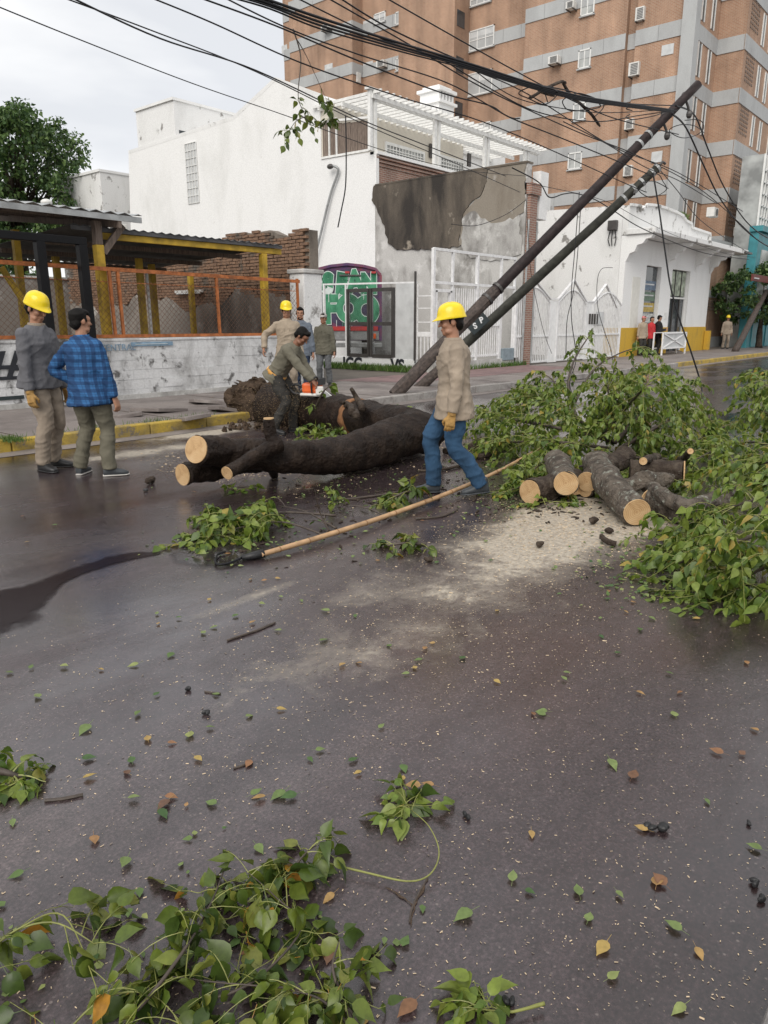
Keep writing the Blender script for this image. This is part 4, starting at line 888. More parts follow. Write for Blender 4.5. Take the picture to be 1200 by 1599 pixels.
for (px, py, where) in ((1112, 332, 'on the tower street side, above the shop canopy'), (1153, 362, 'on the tower street side, lowest and farthest right')):
    c = PY(px, py, 15.3); e = empty('air_conditioner', c, 'white air conditioner ' + where, 'air conditioner', 'air conditioners hung on the brick tower')
    boxo('casing', (c.x-.38, 15.05, c.z-.26), (c.x+.38, 15.5, c.z+.26), M['ac'], e, bevel=.03); MB().tube([(c.x+.08, 15.045, c.z), (c.x+.08, 15.03, c.z)], .2, 12).build('grille', M['ac_dark'], e)
# far buildings on the right
gb = empty('grey_glass_building', (80, 14, 0), 'grey gridded building at the right edge behind the tower', 'building')
a, bq = PY(1183, 345, 13.0), PY(1260, 225, 13.0)
zt_ = PY(1183, 232, 13.0).z
boxo('wall', (a.x, 13.0, 0), (a.x+18, 14.2, zt_), M['glass_pale'], gb); mb = MB()
for i in range(33): mb.bar((a.x+i*.55, 12.97, 0), (a.x+i*.55, 12.97, zt_), .10)
for z in range(1, int(zt_*1.6)): mb.bar((a.x, 12.96, z/1.6), (a.x+18, 12.96, z/1.6), .08)
mb.build('grid', M['frame_white'], gb)
tl = empty('teal_shopfront', (72, 12, 0), 'teal painted shopfront at the right edge of the street', 'building'); a = PY(1182, 420, 12.3)
zt_ = PY(1183, 360, 12.4).z
boxo('wall', (a.x, 12.4, 0), (a.x+14, 12.9, zt_), M['teal'], tl, bevel=.05)
for i in range(4): boxo('window', (a.x+.8+i*3, 12.33, 2.8), (a.x+2.9+i*3, 12.398, 5.6), M['glass_pale'], tl); boxo('shutter', (a.x+.8+i*3, 12.34, .2), (a.x+2.9+i*3, 12.398, 2.4), M['teal'], tl)
boxo('cornice', (a.x-.1, 12.2, zt_), (a.x+14, 12.9, zt_+.3), M['teal'], tl)

# ================================================================ POLES AND WIRES
P1a, P1b = G(615, 616, .12), PY(1091, 131, 6.3)
def pole(name, label, a_, b_, r0, r1, mat, grp='leaning wooden utility poles'):
    e = empty(name, a_, label, 'utility pole', grp); n_ = 24
    pts = [a_.lerp(b_, i/n_) for i in range(n_+1)]; rr = [r0+(r1-r0)*i/n_ for i in range(n_+1)]
    MB().tube(pts, rr, 14, jit=.035, rng=r).build('pole_shaft', mat, e, smooth=True); return e
k_ = .33; pm = P1a.lerp(P1b, k_)
po1 = empty('leaning_pole', P1a, 'taller dark wooden pole leaning hard to the right, grey split stump at its foot', 'utility pole', 'leaning wooden utility poles')
pts = [P1a.lerp(P1b, k_-.03+(1-k_+.03)*i/22) for i in range(23)]
MB().tube(pts, [.122-.034*i/22 for i in range(23)], 14, jit=.03, rng=r).build('pole_shaft', M['pole_dark'], po1, smooth=True)
off = V((.0, .0, -.02))
MB().tube([P1a.lerp(P1b, k_*i/12)+off*(1-i/12) for i in range(13)], [.140-.012*i/12 for i in range(13)], 12, jit=.10, rng=r).build('splinted_stump', M['pole_grey'], po1)
sd = (P1b-P1a).normalized()
for t, rr in ((.30, .150), (.335, .142), (.80, .106), (.83, .105)): MB().tube([P1a.lerp(P1b, t), P1a.lerp(P1b, t+.006)], rr, 14).build('iron_band', M['galv'] if t > .5 else M['dark_frame'], po1)
P2a, P2b = G(652, 606, .10), PY(1029, 260, 6.75)
po2 = empty('leaning_pole', P2a, 'shorter mossy wooden pole leaning right, carrying the dark P S plate', 'utility pole', 'leaning wooden utility poles')
MB().tube([P2a.lerp(P2b, .1+.9*i/24) for i in range(25)], [.122-.032*i/24 for i in range(25)], 14, jit=.035, rng=r).build('pole_shaft', M['pole_green'], po2, smooth=True)
MB().tube([P2a.lerp(P2b, .18*i/8)-V((0,0,.04)) for i in range(9)], [.130-.012*i/8 for i in range(9)], 12, jit=.10, rng=r).build('splinted_stump', M['pole_grey'], po2)
for t in (.86, .90, .93, .97, .99): MB().tube([P2a.lerp(P2b, t), P2a.lerp(P2b, t+.008)], .102, 14).build('iron_band', M['galv'], po2)
for t, dx in ((.95, .2), (.985, .25), (.9, -.2)):
    q = P2a.lerp(P2b, t); MB().tube([q, q+V((dx*.6, -.1, dx*.5+.05)), q+V((dx, -.12, dx*.6))], .03, 6).build('insulator_hook', M['dark_frame'], po2)
for t, dz in ((.86, .22), (.88, -.28), (.93, .2), (.955, -.3)):
    q = P1a.lerp(P1b, t); mb = MB().tube([q, q+V((.12, -.05, dz*.6)), q+V((.18, -.06, dz))], .028, 6); mb.ell(q+V((.18, -.06, dz)), (.07,.07,.09), nu=8, nv=6); mb.build('insulator_hook', M['dark_frame'], po1)
# plate on the shorter pole: P S
tt = .255; q = PY(747, 505, P2a.lerp(P2b, tt).y-.22)
ax = (P2b-P2a).normalized(); nrm = (CAM-q); nrm = (nrm-ax*nrm.dot(ax)).normalized(); yx = nrm.cross(ax).normalized()
Mx = Matrix((ax, yx, nrm)).transposed().to_4x4(); Mx.translation = q
sg = empty('parking_plate', q, 'dark plate lettered P S hanging under the shorter leaning pole', 'sign')
MB().box((-.24,-.135,-.012), (.24,.135,.012)).xform(Mx).build('plate', M['sign'], sg, bevel=.02)
for s_, x in (('S', -.09), ('P', .10)):
    me = text_mesh(s_, .18, .004, .006); me.materials.clear(); me.materials.append(M['letter']); me.transform(Mx @ Matrix.Translation((x, .0, .017)) @ Matrix.Rotation(R_(-18), 4, 'Z')); link('lettering', me, sg)
MB().bar(q+yx*.12, q+yx*.24, .05, .02).build('clip', M['galv'], sg)
# small leaning pole far right
a_ = G(1148, 549, .15); b_ = PY(1197, 455, a_.y+.2)
po3 = empty('leaning_pole', a_, 'small short pole leaning right in front of the street tree, far right', 'utility pole', 'leaning wooden utility poles')
MB().tube([a_.lerp(b_, i/8) for i in range(9)], [.17-.04*i/8 for i in range(9)], 10, jit=.05, rng=r).build('pole_shaft', M['pole_grey'], po3, smooth=True)
rs = empty('red_board', PY(1190, 433, a_.y), 'dark red board fixed by the street tree at the right edge', 'sign'); a2, b2_ = PY(1175, 440, a_.y-.1), PY(1250, 428, a_.y-.1)
boxo('board', (a2.x, a_.y-.12, a2.z+.05), (b2_.x, a_.y-.02, a2.z+.38), M['red_dark'], rs); boxo('board_edge', (a2.x+.2, a_.y-.16, a2.z+.16), (a2.x+1.0, a_.y-.125, a2.z+.22), M['blank_panel'], rs)

def wire(label, pts, rad=.011, sag=0, name='cable', grp='overhead cables'):
    p = spline(pts, 8); o = MB().tube(p, rad*.78, 5).build(name, M['wire'], None, smooth=True); return tag(o, label, 'cable', grp)
def W(label, pix, rad=.011, Y=8.0, Y2=None):
    n_ = len(pix); Y2 = Y if Y2 is None else Y2
    return wire(label, [PY(x, y, Y+(Y2-Y)*i/(n_-1)) for i, (x, y) in enumerate(pix)], rad)
r5 = random.Random(5)
for i, (dy, lab) in enumerate(((0, 'thickest black cable of the sagging bundle, top strand'), (5, 'second strand of the sagging black cable bundle'), (9, 'third strand of the sagging black cable bundle'), (13, 'lowest strand of the sagging black cable bundle'))):
    W(lab, [(300-8*i, -38+dy), (410, -3+dy), (500, 28+dy*1.3), (620, 66+dy), (735, 100+dy*.7), (830, 130+dy*.6), (905, 150+dy*.5), (980, 162+dy*.4), (1052, 172+dy*.3)], .022-.003*i, 7.2, 6.4)
W('thin cable dropping past the bundle to the pole tip', [(300,-30), (440,40), (560,85), (700,130), (790,180), (812,185)], .012, 7.6, 7)
W('long thin cable from the top left corner to the white house', [(-40,-5), (120,60), (300,130), (445,180), (600,235), (720,265), (822,275)], .010, 9, 13)
W('second thin cable from the top left, crossing the white gable', [(60,-18), (230,45), (400,112), (560,190), (700,250), (812,300)], .012, 9, 12)
W('third thin cable from the top left, above the gable', [(95,-12), (250,60), (400,110), (560,185), (660,225), (790,275)], .015, 8.6, 12)
W('thin cable crossing the tower from upper left to the pole middle', [(220,-10), (330,35), (470,98), (620,150), (780,200), (985,290), (1010,300)], .012, 8, 6.6)
W('cable crossing above the chimney to the shorter pole', [(300,-8), (430,40), (560,95), (690,145), (765,165), (800,185), (900,225), (1020,275)], .014, 8, 6.7)
W('upper thin cable across the tower windows', [(450,-10), (600,62), (740,110), (830,150), (960,230), (1060,270), (1160,330)], .012, 7.5, 6.5)
W('second upper cable across the tower windows', [(500,-10), (640,70), (760,140), (900,205), (1000,245), (1100,300), (1180,372)], .013, 7.5, 6.5)
W('topmost cable running to the taller pole tip', [(600,-5), (700,52), (800,108), (880,150), (960,185), (1060,210)], .013, 7.5, 6.4)
W('cable joining the bundle from the top edge', [(520,-10), (610,45), (720,95), (800,125), (880,140), (960,160), (1056,165)], .014, 7.4, 6.4)
W('heavy cable drooping right from the taller pole to the street', [(1050,178), (1072,200), (1100,260), (1125,310), (1160,355), (1200,385), (1240,400)], .026, 6.4, 8)
W('second heavy cable drooping right from the taller pole', [(1055,165), (1085,180), (1105,230), (1130,290), (1165,345), (1200,372), (1240,385)], .024, 6.4, 8)
W('looped black cable hanging below the pole crossing to the street', [(1020,270), (1030,330), (1040,400), (1048,450), (1062,500), (1078,545), (1095,600), (1096,622)], .022, 6.6, 4.8)
W('thin wire hanging slack beside the arched gates', [(905,300), (898,390), (893,450), (893,500), (900,560), (890,600), (905,640)], .012, 8, 7)
W('second slack wire hanging beside the arched gates', [(908,310), (902,400), (895,460), (886,500), (884,560)], .012, 8.5, 8)
W('slack wire looping from the pilaster over the gates', [(822,310), (826,380), (830,430), (838,470), (850,520), (862,552)], .012, 12.9, 12.9)
W('looped cable along the shop side wall top', [(800,262), (842,285), (858,308), (880,303), (900,302), (930,312), (960,330), (1010,360), (1100,395), (1170,405)], .018, 9, 9)
W('thin wire curving down the shop wall to the fallen leaves', [(957,418), (940,420), (933,440), (934,480), (945,520), (955,550), (960,600)], .014, 12.9, 9)
W('cable running along the canopy edge', [(820,285), (940,312), (1000,342), (1060,370), (1130,395), (1180,402)], .012, 12, 12)
W('cable crossing the shop parapet from the shorter pole', [(1028,262), (1060,300), (1090,340), (1130,370), (1170,395)], .013, 6.8, 9)
W('short cable crossing from pole to pole', [(880,190), (930,215), (960,232), (1010,262), (1060,282), (1120,318)], .012, 6.6, 6.8)
W('cable hanging across the stained wall', [(705,350), (745,352), (790,335), (822,312)], .012, 12.8, 12.8)
W('thin wire trailing from the road edge to the puddle', [(690,655), (760,630), (840,600), (930,590), (1050,575)], .014, 9.2, 9.5)
tg = random.Random(17)
for i, (x, y, rr, lab) in enumerate(((840,142,26,'tangle of thin black wire caught on the cable bundle, left knot'), (905,158,30,'tangle of thin black wire caught on the cable bundle, right knot'), (1000,168,24,'loose wire tangle just left of the taller pole tip'), (1020,285,26,'loose wire tangle wrapped about the shorter pole tip'), (1075,195,24,'loose wire ends curling below the taller pole tip'))):
    q = []; a = tg.uniform(0, 6)
    for k in range(9): a += tg.uniform(.6, 1.5); q.append(PY(x+math.cos(a)*rr*tg.uniform(.5, 1.5), y+math.sin(a)*rr*tg.uniform(.2, .7)+k*1.5, 6.7+tg.uniform(-.15,.15)))
    wire(lab, q, .012)
W('slack thin cable sagging below the bundle toward the pole', [(690,92), (760,135), (840,175), (930,190), (1000,180), (1058,172)], .012, 7.0, 6.4)
W('second slack thin cable sagging below the bundle', [(735,105), (800,150), (870,168), (950,176), (1055,170)], .010, 7.0, 6.4)
# broken pieces of branch caught in the cables
bk = empty('caught_branch', PY(900, 150, 6.9), 'dark broken branch caught in the cables left of the pole tip', 'branch')
for pp in ([(828,153), (850,140), (875,128), (884,130)], [(880,130), (892,150), (910,165), (925,180), (937,197)], [(842,142), (866,150)]):
    MB().tube(spline([PY(x, y, 6.85) for x, y in pp], 4), [.028]+[.026]*(len(spline(pp and [PY(x, y, 6.85) for x, y in pp], 4))-2)+[.016], 7, jit=.15, rng=r).build('limb', M['log_dark'], bk)
# dark distant canopy trees
# ================================================================ LEAVES
def leaf_geo(seg=5, curve=.25, fold=.22, twist=0):
    prof = [(0, .012), (.10, .20), (.30, .325), (.52, .28), (.72, .155), (.87, .05), (1, 0)] if seg == 5 else [(0, .03), (.28, .34), (.6, .23), (1, 0)]
    vs, fs = [], []
    for t, w in prof:
        z = -curve*t*t; a = twist*t
        for s in (-1, 0, 1):
            x = w*s; zz = z+abs(x)*fold; vs.append((x*math.cos(a), t, zz+x*math.sin(a)))
    for i in range(len(prof)-1):
        for s in (0, 1): fs.append((3*i+s, 3*i+s+1, 3*i+4+s, 3*i+3+s))
    if seg == 5:
        k = len(vs); vs += [(-.012, 0, 0), (.012, 0, 0), (.012, -.42, .10), (-.012, -.42, .10)]; fs.append((k, k+1, k+2, k+3))
    return vs, fs
LG = [leaf_geo(5, .2, .2, .1), leaf_geo(5, .45, .3, -.25), leaf_geo(5, .08, .35, .3), leaf_geo(5, .7, .15, -.1), leaf_geo(5, .35, -.25, .5), leaf_geo(5, .95, .5, -.6), leaf_geo(5, .15, .7, .2)]
LS = [leaf_geo(3, .2, .25), leaf_geo(3, .5, .2, .3)]
_lm = {}
def leaf_mesh(i, mat):
    if (i, mat) not in _lm:
        mb = MB(); mb.add(*LG[i]); _lm[(i, mat)] = mb.mesh('leaf', M[mat], smooth=True)
    return _lm[(i, mat)]
def frame_from(d, up):
    d = d.normalized(); x = d.cross(up)
    if x.length < 1e-4: x = d.cross(V((1,0,0)))
    x.normalize(); z = x.cross(d); return Matrix((x, d, z)).transposed()
def leafy(name, label, cat, mains, twigs, tlen, lpt, ls, seed, mat='leaf', stem_mat='twig_brown', twig_mat='twig_green', r0=.02, zmin=.02, nparts=260, group=None, droop=1.0, up=.5, trange=(.1, 1), spread=1.0, loc=None, name_leaf='leaf', twr=.004, zmax=None):
    g = random.Random(seed); e = empty(name, mains[0][0] if loc is None else loc, label, cat, group)
    L = []; tw = MB()
    for mi, main in enumerate(mains):
        pts = spline(main, 6); rr0 = r0 if mi == 0 else r0*.7
        for p in pts: p.z = max(p.z, zmin)
        MB().tube(pts, [rr0*(1-.75*i/(len(pts)-1)) for i in range(len(pts))], 7, jit=.06, rng=g).build('stem', M[stem_mat], e, smooth=True)
        for _ in range(max(1, int(twigs/len(mains)))):
            t = g.uniform(*trange)*(len(pts)-1.001); i = int(t); p = pts[i].lerp(pts[i+1], t-i)
            along = (pts[i+1]-pts[i]).normalized()
            d = (V((g.gauss(0, 1), g.gauss(0, 1), g.gauss(up, .7)))*spread + along*.6).normalized(); ln = tlen*g.uniform(.5, 1.2); path = []; n_ = 6
            for k in range(n_+1):
                s = ln*k/n_; q = p+d*s; q.z -= droop*.9*s*s/max(tlen, .01)*.6; q.z = max(q.z, zmin+g.uniform(0, .03)*ls*10)
                if zmax: q.z = min(q.z, zmax)
                path.append(q)
            tw.tube(path, [twr*(1-.6*k/n_) for k in range(n_+1)], 4, cap=False)
            for k in range(lpt):
                s = (.25+.75*(k+g.random())/lpt)*n_*.999; i2 = int(s); q = path[i2].lerp(path[i2+1], s-i2); td = (path[i2+1]-path[i2])
                if td.length < 1e-5: td = d.copy()
                td.normalize(); sz = ls*g.uniform(.45, 1.2)
                ld = (td*.6+V((g.gauss(0, .6), g.gauss(0, .6), g.gauss(-.55*droop, .45)))).normalized()
                n2 = V((g.gauss(0, .6), g.gauss(0, .6), 1)); q = q+ld*sz*.25
                tip = q.z+ld.z*sz
                if tip < zmin*.6: ld.z += (zmin*.6-tip)/sz*1.0; ld.normalize()
                q.z = max(q.z, zmin*.7); L.append((q, ld, n2, sz))
    if tw.v: tw.build('twigs', M[twig_mat], e, kind='stuff')
    L.sort(key=lambda a: (a[0]-CAM).length)
    sb = MB()
    for i, (q, ld, n2, sz) in enumerate(L):
        F = frame_from(ld, n2)
        if i < nparts:
            o = link(name_leaf, leaf_mesh(g.randrange(7), mat), e); o.matrix_basis = Matrix.LocRotScale(q, F.to_quaternion(), (sz, sz, sz))
        else:
            vs, fs = LS[g.randrange(2)]; sb.add([q+F @ (V(v)*sz) for v in vs], fs)
    if sb.v: sb.build('leaves', M[mat], e, kind='stuff', smooth=True)
    return e

def gp(x, y, h=0.0): return G(x, y, h)
# ---- pile of cut crowns on the right (several branches)
leafy('cut_branch', 'large fresh green branch nearest the right edge of the frame, spilling onto the asphalt', 'branch',
      [[gp(1330,800,.35), gp(1200,830,.40), gp(1110,860,.30), gp(1060,880,.12)], [gp(1330,760,.5), gp(1220,770,.50), gp(1120,800,.32), gp(1050,830,.16)], [gp(1300,900,.25), gp(1220,880,.28), gp(1160,905,.12), gp(1150,925,.06)], [gp(1330,700,.5), gp(1210,720,.50), gp(1120,740,.25), gp(1070,760,.15)]],
      190, .44, 14, .080, 11, zmax=.72, nparts=300, droop=1.3, mat='leaf', twr=.003)
leafy('cut_branch', 'leafy branch lying along the right side behind the sawn logs', 'branch',
      [[gp(1260,640,.2), gp(1150,660,.25), gp(1080,690,.22), gp(1010,700,.12)], [gp(1230,700,.3), gp(1150,690,.30), gp(1080,720,.2), gp(1010,740,.12)]],
      120, .5, 14, .078, 12, zmax=.60, nparts=220, droop=1.3)
leafy('cut_branch', 'big bushy crown branch just right of the walking man', 'branch',
      [[gp(960,690,.2), gp(880,670,.40), gp(800,655,.42), gp(755,650,.25)], [gp(950,700,.2), gp(870,690,.35), gp(800,690,.25), gp(768,690,.12)], [gp(940,680,.3), gp(880,640,.55), gp(830,620,.62), gp(790,625,.4)]],
      270, .62, 15, .075, 13, zmax=1.05, nparts=220, droop=1.2, r0=.03)
leafy('cut_branch', 'crown branch with stems sticking up in front of the arched gates', 'branch',
      [[AT(905,662,11.0), AT(888,610,11.2), AT(896,565,11.5), AT(922,522,11.8)], [AT(893,640,11.1), AT(925,580,11.4), AT(965,553,11.7), AT(1005,540,12)], [AT(955,650,10.8), AT(978,605,11.3), AT(990,570,11.6)], [AT(880,640,11), AT(868,600,11.3), AT(852,585,11.5)]],
      64, .5, 13, .088, 14, nparts=200, droop=1.5, r0=.030, up=.2, stem_mat='twig_brown', twr=.005)
leafy('cut_branch', 'wide crown branch spreading over the far lane below the shop', 'branch',
      [[gp(960,690,.3), gp(1010,640,.6), gp(1050,615,.75), gp(1090,600,.6)], [gp(970,700,.2), gp(1040,660,.5), gp(1090,650,.40), gp(1112,660,.25)], [gp(940,680,.3), gp(980,635,.65), gp(1010,600,.95), gp(1030,575,.9)], [gp(950,680,.3), gp(950,640,.6), gp(950,600,.9)]],
      250, .58, 15, .075, 15, zmax=1.45, nparts=200, droop=1.4, r0=.035)
leafy('cut_branch', 'flat leafy branch under the sawn logs in the middle of the pile', 'branch',
      [[gp(1080,720,.1), gp(980,715,.15), gp(880,735,.12), gp(800,765,.06)], [gp(1050,760,.06), gp(960,745,.1), gp(900,760,.06), gp(850,790,.04)], [gp(900,700,.15), gp(850,720,.18), gp(820,750,.1)]],
      140, .42, 12, .078, 16, zmax=.42, nparts=240, droop=1.2)
leafy('cut_branch', 'separate leafy branch at the right edge on the wet far lane', 'branch',
      [[gp(1280,680,.2), gp(1220,655,.4), gp(1190,640,.5), gp(1170,615,.6)], [gp(1260,640,.5), gp(1210,610,.8), gp(1180,590,.8)]], 90, .5, 14, .085, 17, zmax=1.3, nparts=120, droop=1.2)
leafy('cut_branch', 'leafy twigs lying right of the log ends near the edge of the sawdust', 'branch',
      [[gp(1110,800,.08), gp(1070,840,.06), gp(1050,880,.05)]], 40, .30, 9, .085, 18, zmax=.25, nparts=200)
# ---- smaller heaps on the road
leafy('broken_branch', 'leafy heap with bare twigs in front of the fallen trunk, left of the bamboo', 'branch',
      [[gp(525,805,.06), gp(450,800,.10), gp(380,805,.13), gp(310,812,.06)], [gp(505,835,.04), gp(440,815,.10), gp(370,825,.10), gp(320,840,.04)]], 56, .32, 11, .085, 21, zmax=.32, nparts=300, r0=.012, trange=(.35, 1), droop=1.1)
leafy('broken_branch', 'dark sprig of leaves on the road beside the boots of the walking man', 'branch', [[gp(664,770,.05), gp(636,768,.12), gp(608,780,.06)]], 14, .26, 9, .10, 22, mat='leaf_dark', zmax=.30)
leafy('broken_branch', 'small flat sprig on the road in front of the bamboo pole', 'branch', [[gp(665,850,.03), gp(635,848,.05), gp(605,852,.03)]], 9, .2, 7, .075, 23, mat='leaf_dark', zmax=.12)
leafy('broken_branch', 'small upright sprig standing near the middle of the fallen trunk', 'branch', [[gp(520,790,.03), gp(518,780,.10), gp(520,768,.18)]], 6, .15, 6, .075, 24)
leafy('broken_branch', 'tiny sprig of leaves against the low trunk end', 'branch', [[gp(400,765,.02), gp(380,760,.05), gp(360,763,.03)]], 5, .15, 6, .07, 25, zmax=.12)
leafy('broken_branch', 'leaf clump tucked under the far trunk near the paper band', 'branch', [[gp(545,690,.04), gp(510,680,.15), gp(480,680,.1)]], 26, .35, 9, .10, 26, zmax=.34)
leafy('broken_branch', 'light green leaf clump behind the trunk fork', 'branch', [[gp(590,655,.1), gp(615,650,.32), gp(640,650,.3)], [gp(600,650,.2), gp(615,640,.45)]], 26, .32, 9, .10, 27, zmax=.62)
leafy('broken_branch', 'two fresh leaves sprouting by the chainsaw', 'branch', [[gp(492,640,.45), AT(505,612,9.6), AT(520,600,9.6)]], 4, .14, 4, .11, 28, zmin=.3)
leafy('broken_branch', 'bare branched twigs beside the leafy heap left of the bamboo', 'twigs', [[gp(525,825,.03), gp(480,800,.08), gp(440,790,.05)], [gp(515,830,.05), gp(500,800,.20), gp(492,765,.40)], [gp(610,810,.03), gp(560,790,.06), gp(510,800,.04)]], 8, .3, 1, .06, 29, r0=.011, twig_mat='twig_brown')
leafy('broken_branch', 'leafy clump with yellow shoots at the left edge of the road', 'branch', [[gp(-30,1200,.03), gp(5,1205,.06), gp(40,1215,.03)]], 11, .13, 7, .06, 30, zmax=.12)
leafy('broken_branch', 'sprig with long bent green stem lying in the lower middle of the road', 'branch', [[gp(500,1345,.02), gp(570,1362,.02), gp(635,1376,.02), gp(672,1365,.03), gp(686,1330,.04), gp(670,1290,.06), gp(640,1262,.05), gp(632,1248,.04)]], 13, .13, 4, .068, 31, stem_mat='twig_green', r0=.0036, trange=(.74, 1), zmax=.12, twr=.0016)
leafy('broken_branch', 'small sprig at the bottom edge right of the large foreground branch', 'branch', [[gp(850,1572,.01), gp(800,1580,.02), gp(745,1575,.04)]], 9, .10, 4, .065, 32, stem_mat='twig_green', r0=.005, trange=(.55, 1), zmax=.10, twr=.002)
# ---- the big branch in the lower left foreground
leafy('foreground_branch', 'large leafy branch in the lower left corner nearest the camera', 'branch',
      [[gp(150,1640,.03), gp(230,1560,.09), gp(290,1480,.12), gp(330,1410,.10), gp(350,1360,.06)], [gp(330,1560,.03), gp(400,1530,.05), gp(470,1450,.06), gp(430,1400,.07), gp(385,1360,.07)],
       [gp(560,1600,.02), gp(530,1560,.05), gp(470,1545,.06), gp(350,1535,.07), gp(270,1525,.08)]],
      56, .21, 6, .072, 41, mat='leaf_dark', r0=.0065, nparts=300, zmax=.24, droop=1.4, stem_mat='twig_brown', twr=.0016, up=.3)
leafy('foreground_branch', 'arching yellow green shoots with leaves at the far lower left edge', 'branch',
      [[gp(-60,1560,.02), gp(0,1470,.10), gp(80,1440,.12), gp(150,1475,.08)], [gp(-40,1500,.05), gp(30,1450,.12), gp(100,1430,.10), gp(150,1540,.06), gp(160,1600,.04)], [gp(80,1640,.03), gp(160,1560,.09), gp(240,1555,.08), gp(300,1620,.05)]],
      24, .18, 5, .068, 42, mat='leaf_dark', stem_mat='twig_green', r0=.0045, nparts=260, zmax=.22, droop=1.1, twr=.0015)
leafy('foreground_branch', 'branch tip with a few yellowing leaves at the bottom edge, right of the large branch', 'branch',
      [[gp(560,1620,.02), gp(535,1560,.05), gp(520,1510,.09), gp(530,1470,.10)], [gp(545,1600,.03), gp(500,1560,.06), gp(450,1545,.06)]], 14, .12, 5, .062, 43, mat='leaf_dark', r0=.007, zmax=.20, twr=.002)
leafy('foreground_branch', 'short leafy shoot reaching right from the large foreground branch', 'branch', [[gp(420,1400,.04), gp(450,1365,.06), gp(480,1330,.07), gp(495,1320,.05)]], 11, .11, 5, .065, 44, mat='leaf_dark', r0=.005, zmax=.15, twr=.002)
# ---- sprig hanging from the cables
leafy('hanging_sprig', 'leafy sprig hanging from the cables in front of the white house', 'branch', [[PY(458,45,8.5), PY(470,90,8.5), PY(466,150,8.5), PY(478,182,8.5)], [PY(478,182,8.5), PY(462,190,8.5), PY(445,215,8.5)], [PY(470,180,8.5), PY(495,195,8.5), PY(520,185,8.5)], [PY(463,60,8.5), PY(480,90,8.5), PY(512,160,8.5)]], 22, .22, 5, .12, 45, mat='leaf_dark', r0=.012, zmin=3.5, trange=(.72, 1), twr=.004, spread=.8)
tag(wire('x', [PY(540,180,8.6), PY(541,230,8.6), PY(540,290,8.6), PY(533,330,8.6), PY(528,355,8.6)], .014), 'bare twig hanging straight down from the cables before the white wall', 'twig').name = 'hanging_twig'
bpy.data.objects['hanging_twig']['group'] = 'bits of branch caught in the cables'

# ---- trees behind
def tree(label, base, h, rad, crown_c, nclump, seed, ls=.5, trunk=.25, lean=V((0,0,0))):
    g = random.Random(seed); e = empty('street_tree', base, label, 'tree'); top = V(crown_c)
    tp = spline([base, base.lerp(top, .4)+V((.2,.1,0)), top-V((0,0,rad[2]*.2))], 5); MB().tube(tp, [trunk*(1-.6*i/(len(tp)-1)) for i in range(len(tp))], 8, jit=.1, rng=g).build('trunk', M['log_dark'], e, smooth=True)
    sb = MB(); lm = MB()
    for c in range(nclump):
        while True:
            q = V((g.uniform(-1,1), g.uniform(-1,1), g.uniform(-1,1)))
            if q.length <= 1: break
        q = q.normalized()*(q.length**.45); lump = 1+.38*mnoise.noise(q*2.4+V((seed,0,0))); cc = top+V((q.x*rad[0], q.y*rad[1], q.z*rad[2]))*lump
        if c % 8 == 0: lm.tube([tp[-3], tp[-1].lerp(cc, .5)+V((0,0,.2)), cc], [trunk*.25, trunk*.14, trunk*.05], 5)
        cr = g.uniform(.3, .8)*min(rad)*.30
        for _ in range(60):
            d = V((g.gauss(0,1), g.gauss(0,1), g.gauss(0,.8))).normalized()*cr*g.random()**.4; sz = ls*g.uniform(.5, 1.2)
            F = frame_from(V((g.gauss(0,1), g.gauss(0,1), g.gauss(-.5,.6))).normalized(), V((g.gauss(0,.6), g.gauss(0,.6), 1))); vs, fs = LS[g.randrange(2)]
            sb.add([cc+d+F @ (V(v)*sz) for v in vs], fs)
    lm.build('limbs', M['log_dark'], e, smooth=True); sb.build('crown', M['tree_leaf'], e, kind='stuff'); return e

c = AT(20, 290, 46); tree('large rounded green tree behind the shed roof at far left', V((c.x, c.y, 0)), 16, (4.2,4.2,4.3), c, 420, 51, .27, .4)
c = AT(-10, 440, 34); tree('low bushy tree showing between the black posts at the left edge', V((c.x, c.y, 0)), 5, (2.2,2.2,1.6), V((c.x, c.y, 3.0)), 60, 52, .25, .2)
c = AT(1195, 462, 44); tree('dark street tree on the pavement at the far right edge', V((c.x, c.y, .15)), 5, (2.6,2.6,1.7), c+V((0,0,.2)), 150, 53, .2, .2)
c = AT(1230, 440, 50); tree('second dark street tree behind the red board at the right edge', V((c.x, c.y, .15)), 5, (3.0,3.0,2.2), c, 110, 54, .24, .22)

# ================================================================ FALLEN TREE
ft = empty('fallen_tree', G(420, 655, 0), 'fallen tree trunk lying doubled across the lane with its root plate on the kerb', 'tree')
def nsurf(mb, amp, sc, seed=0):
    mb.v = [tuple(V(v)+mnoise.noise_vector(V(v)*sc+V((seed,)*3))*amp) for v in mb.v]; return mb
def trunk(pts, rad, name, mat, amp=.035, n=44, k=22, sc=3.0):
    p = spline(pts, k); mb = MB().tube(p, lerpl(rad, len(p)), n); nsurf(mb, amp, sc); nsurf(mb, amp*.5, sc*3.2, 4); nsurf(mb, amp*.22, sc*9, 7); return mb.build(name, M[mat], ft, smooth=True)
def cutface(c, d, rad, parent, name='cut_face', mat='cut'):
    d = d.normalized(); o = MB().tube([V((0,0,0)), V(d)*.012], rad, 22).build(name, M[mat], None); nsurf
    o.location = c; attach(o, parent); return o
A = [AT(418,634,12.1), AT(445,640,11.85), AT(490,641,11.2), AT(545,649,10.4), AT(600,662,9.6), AT(645,672,9.25), AT(672,680,8.95)]
t1 = trunk(A, [.34, .32, .30, .275, .255, .27, .22], 'main_trunk', 'bark')
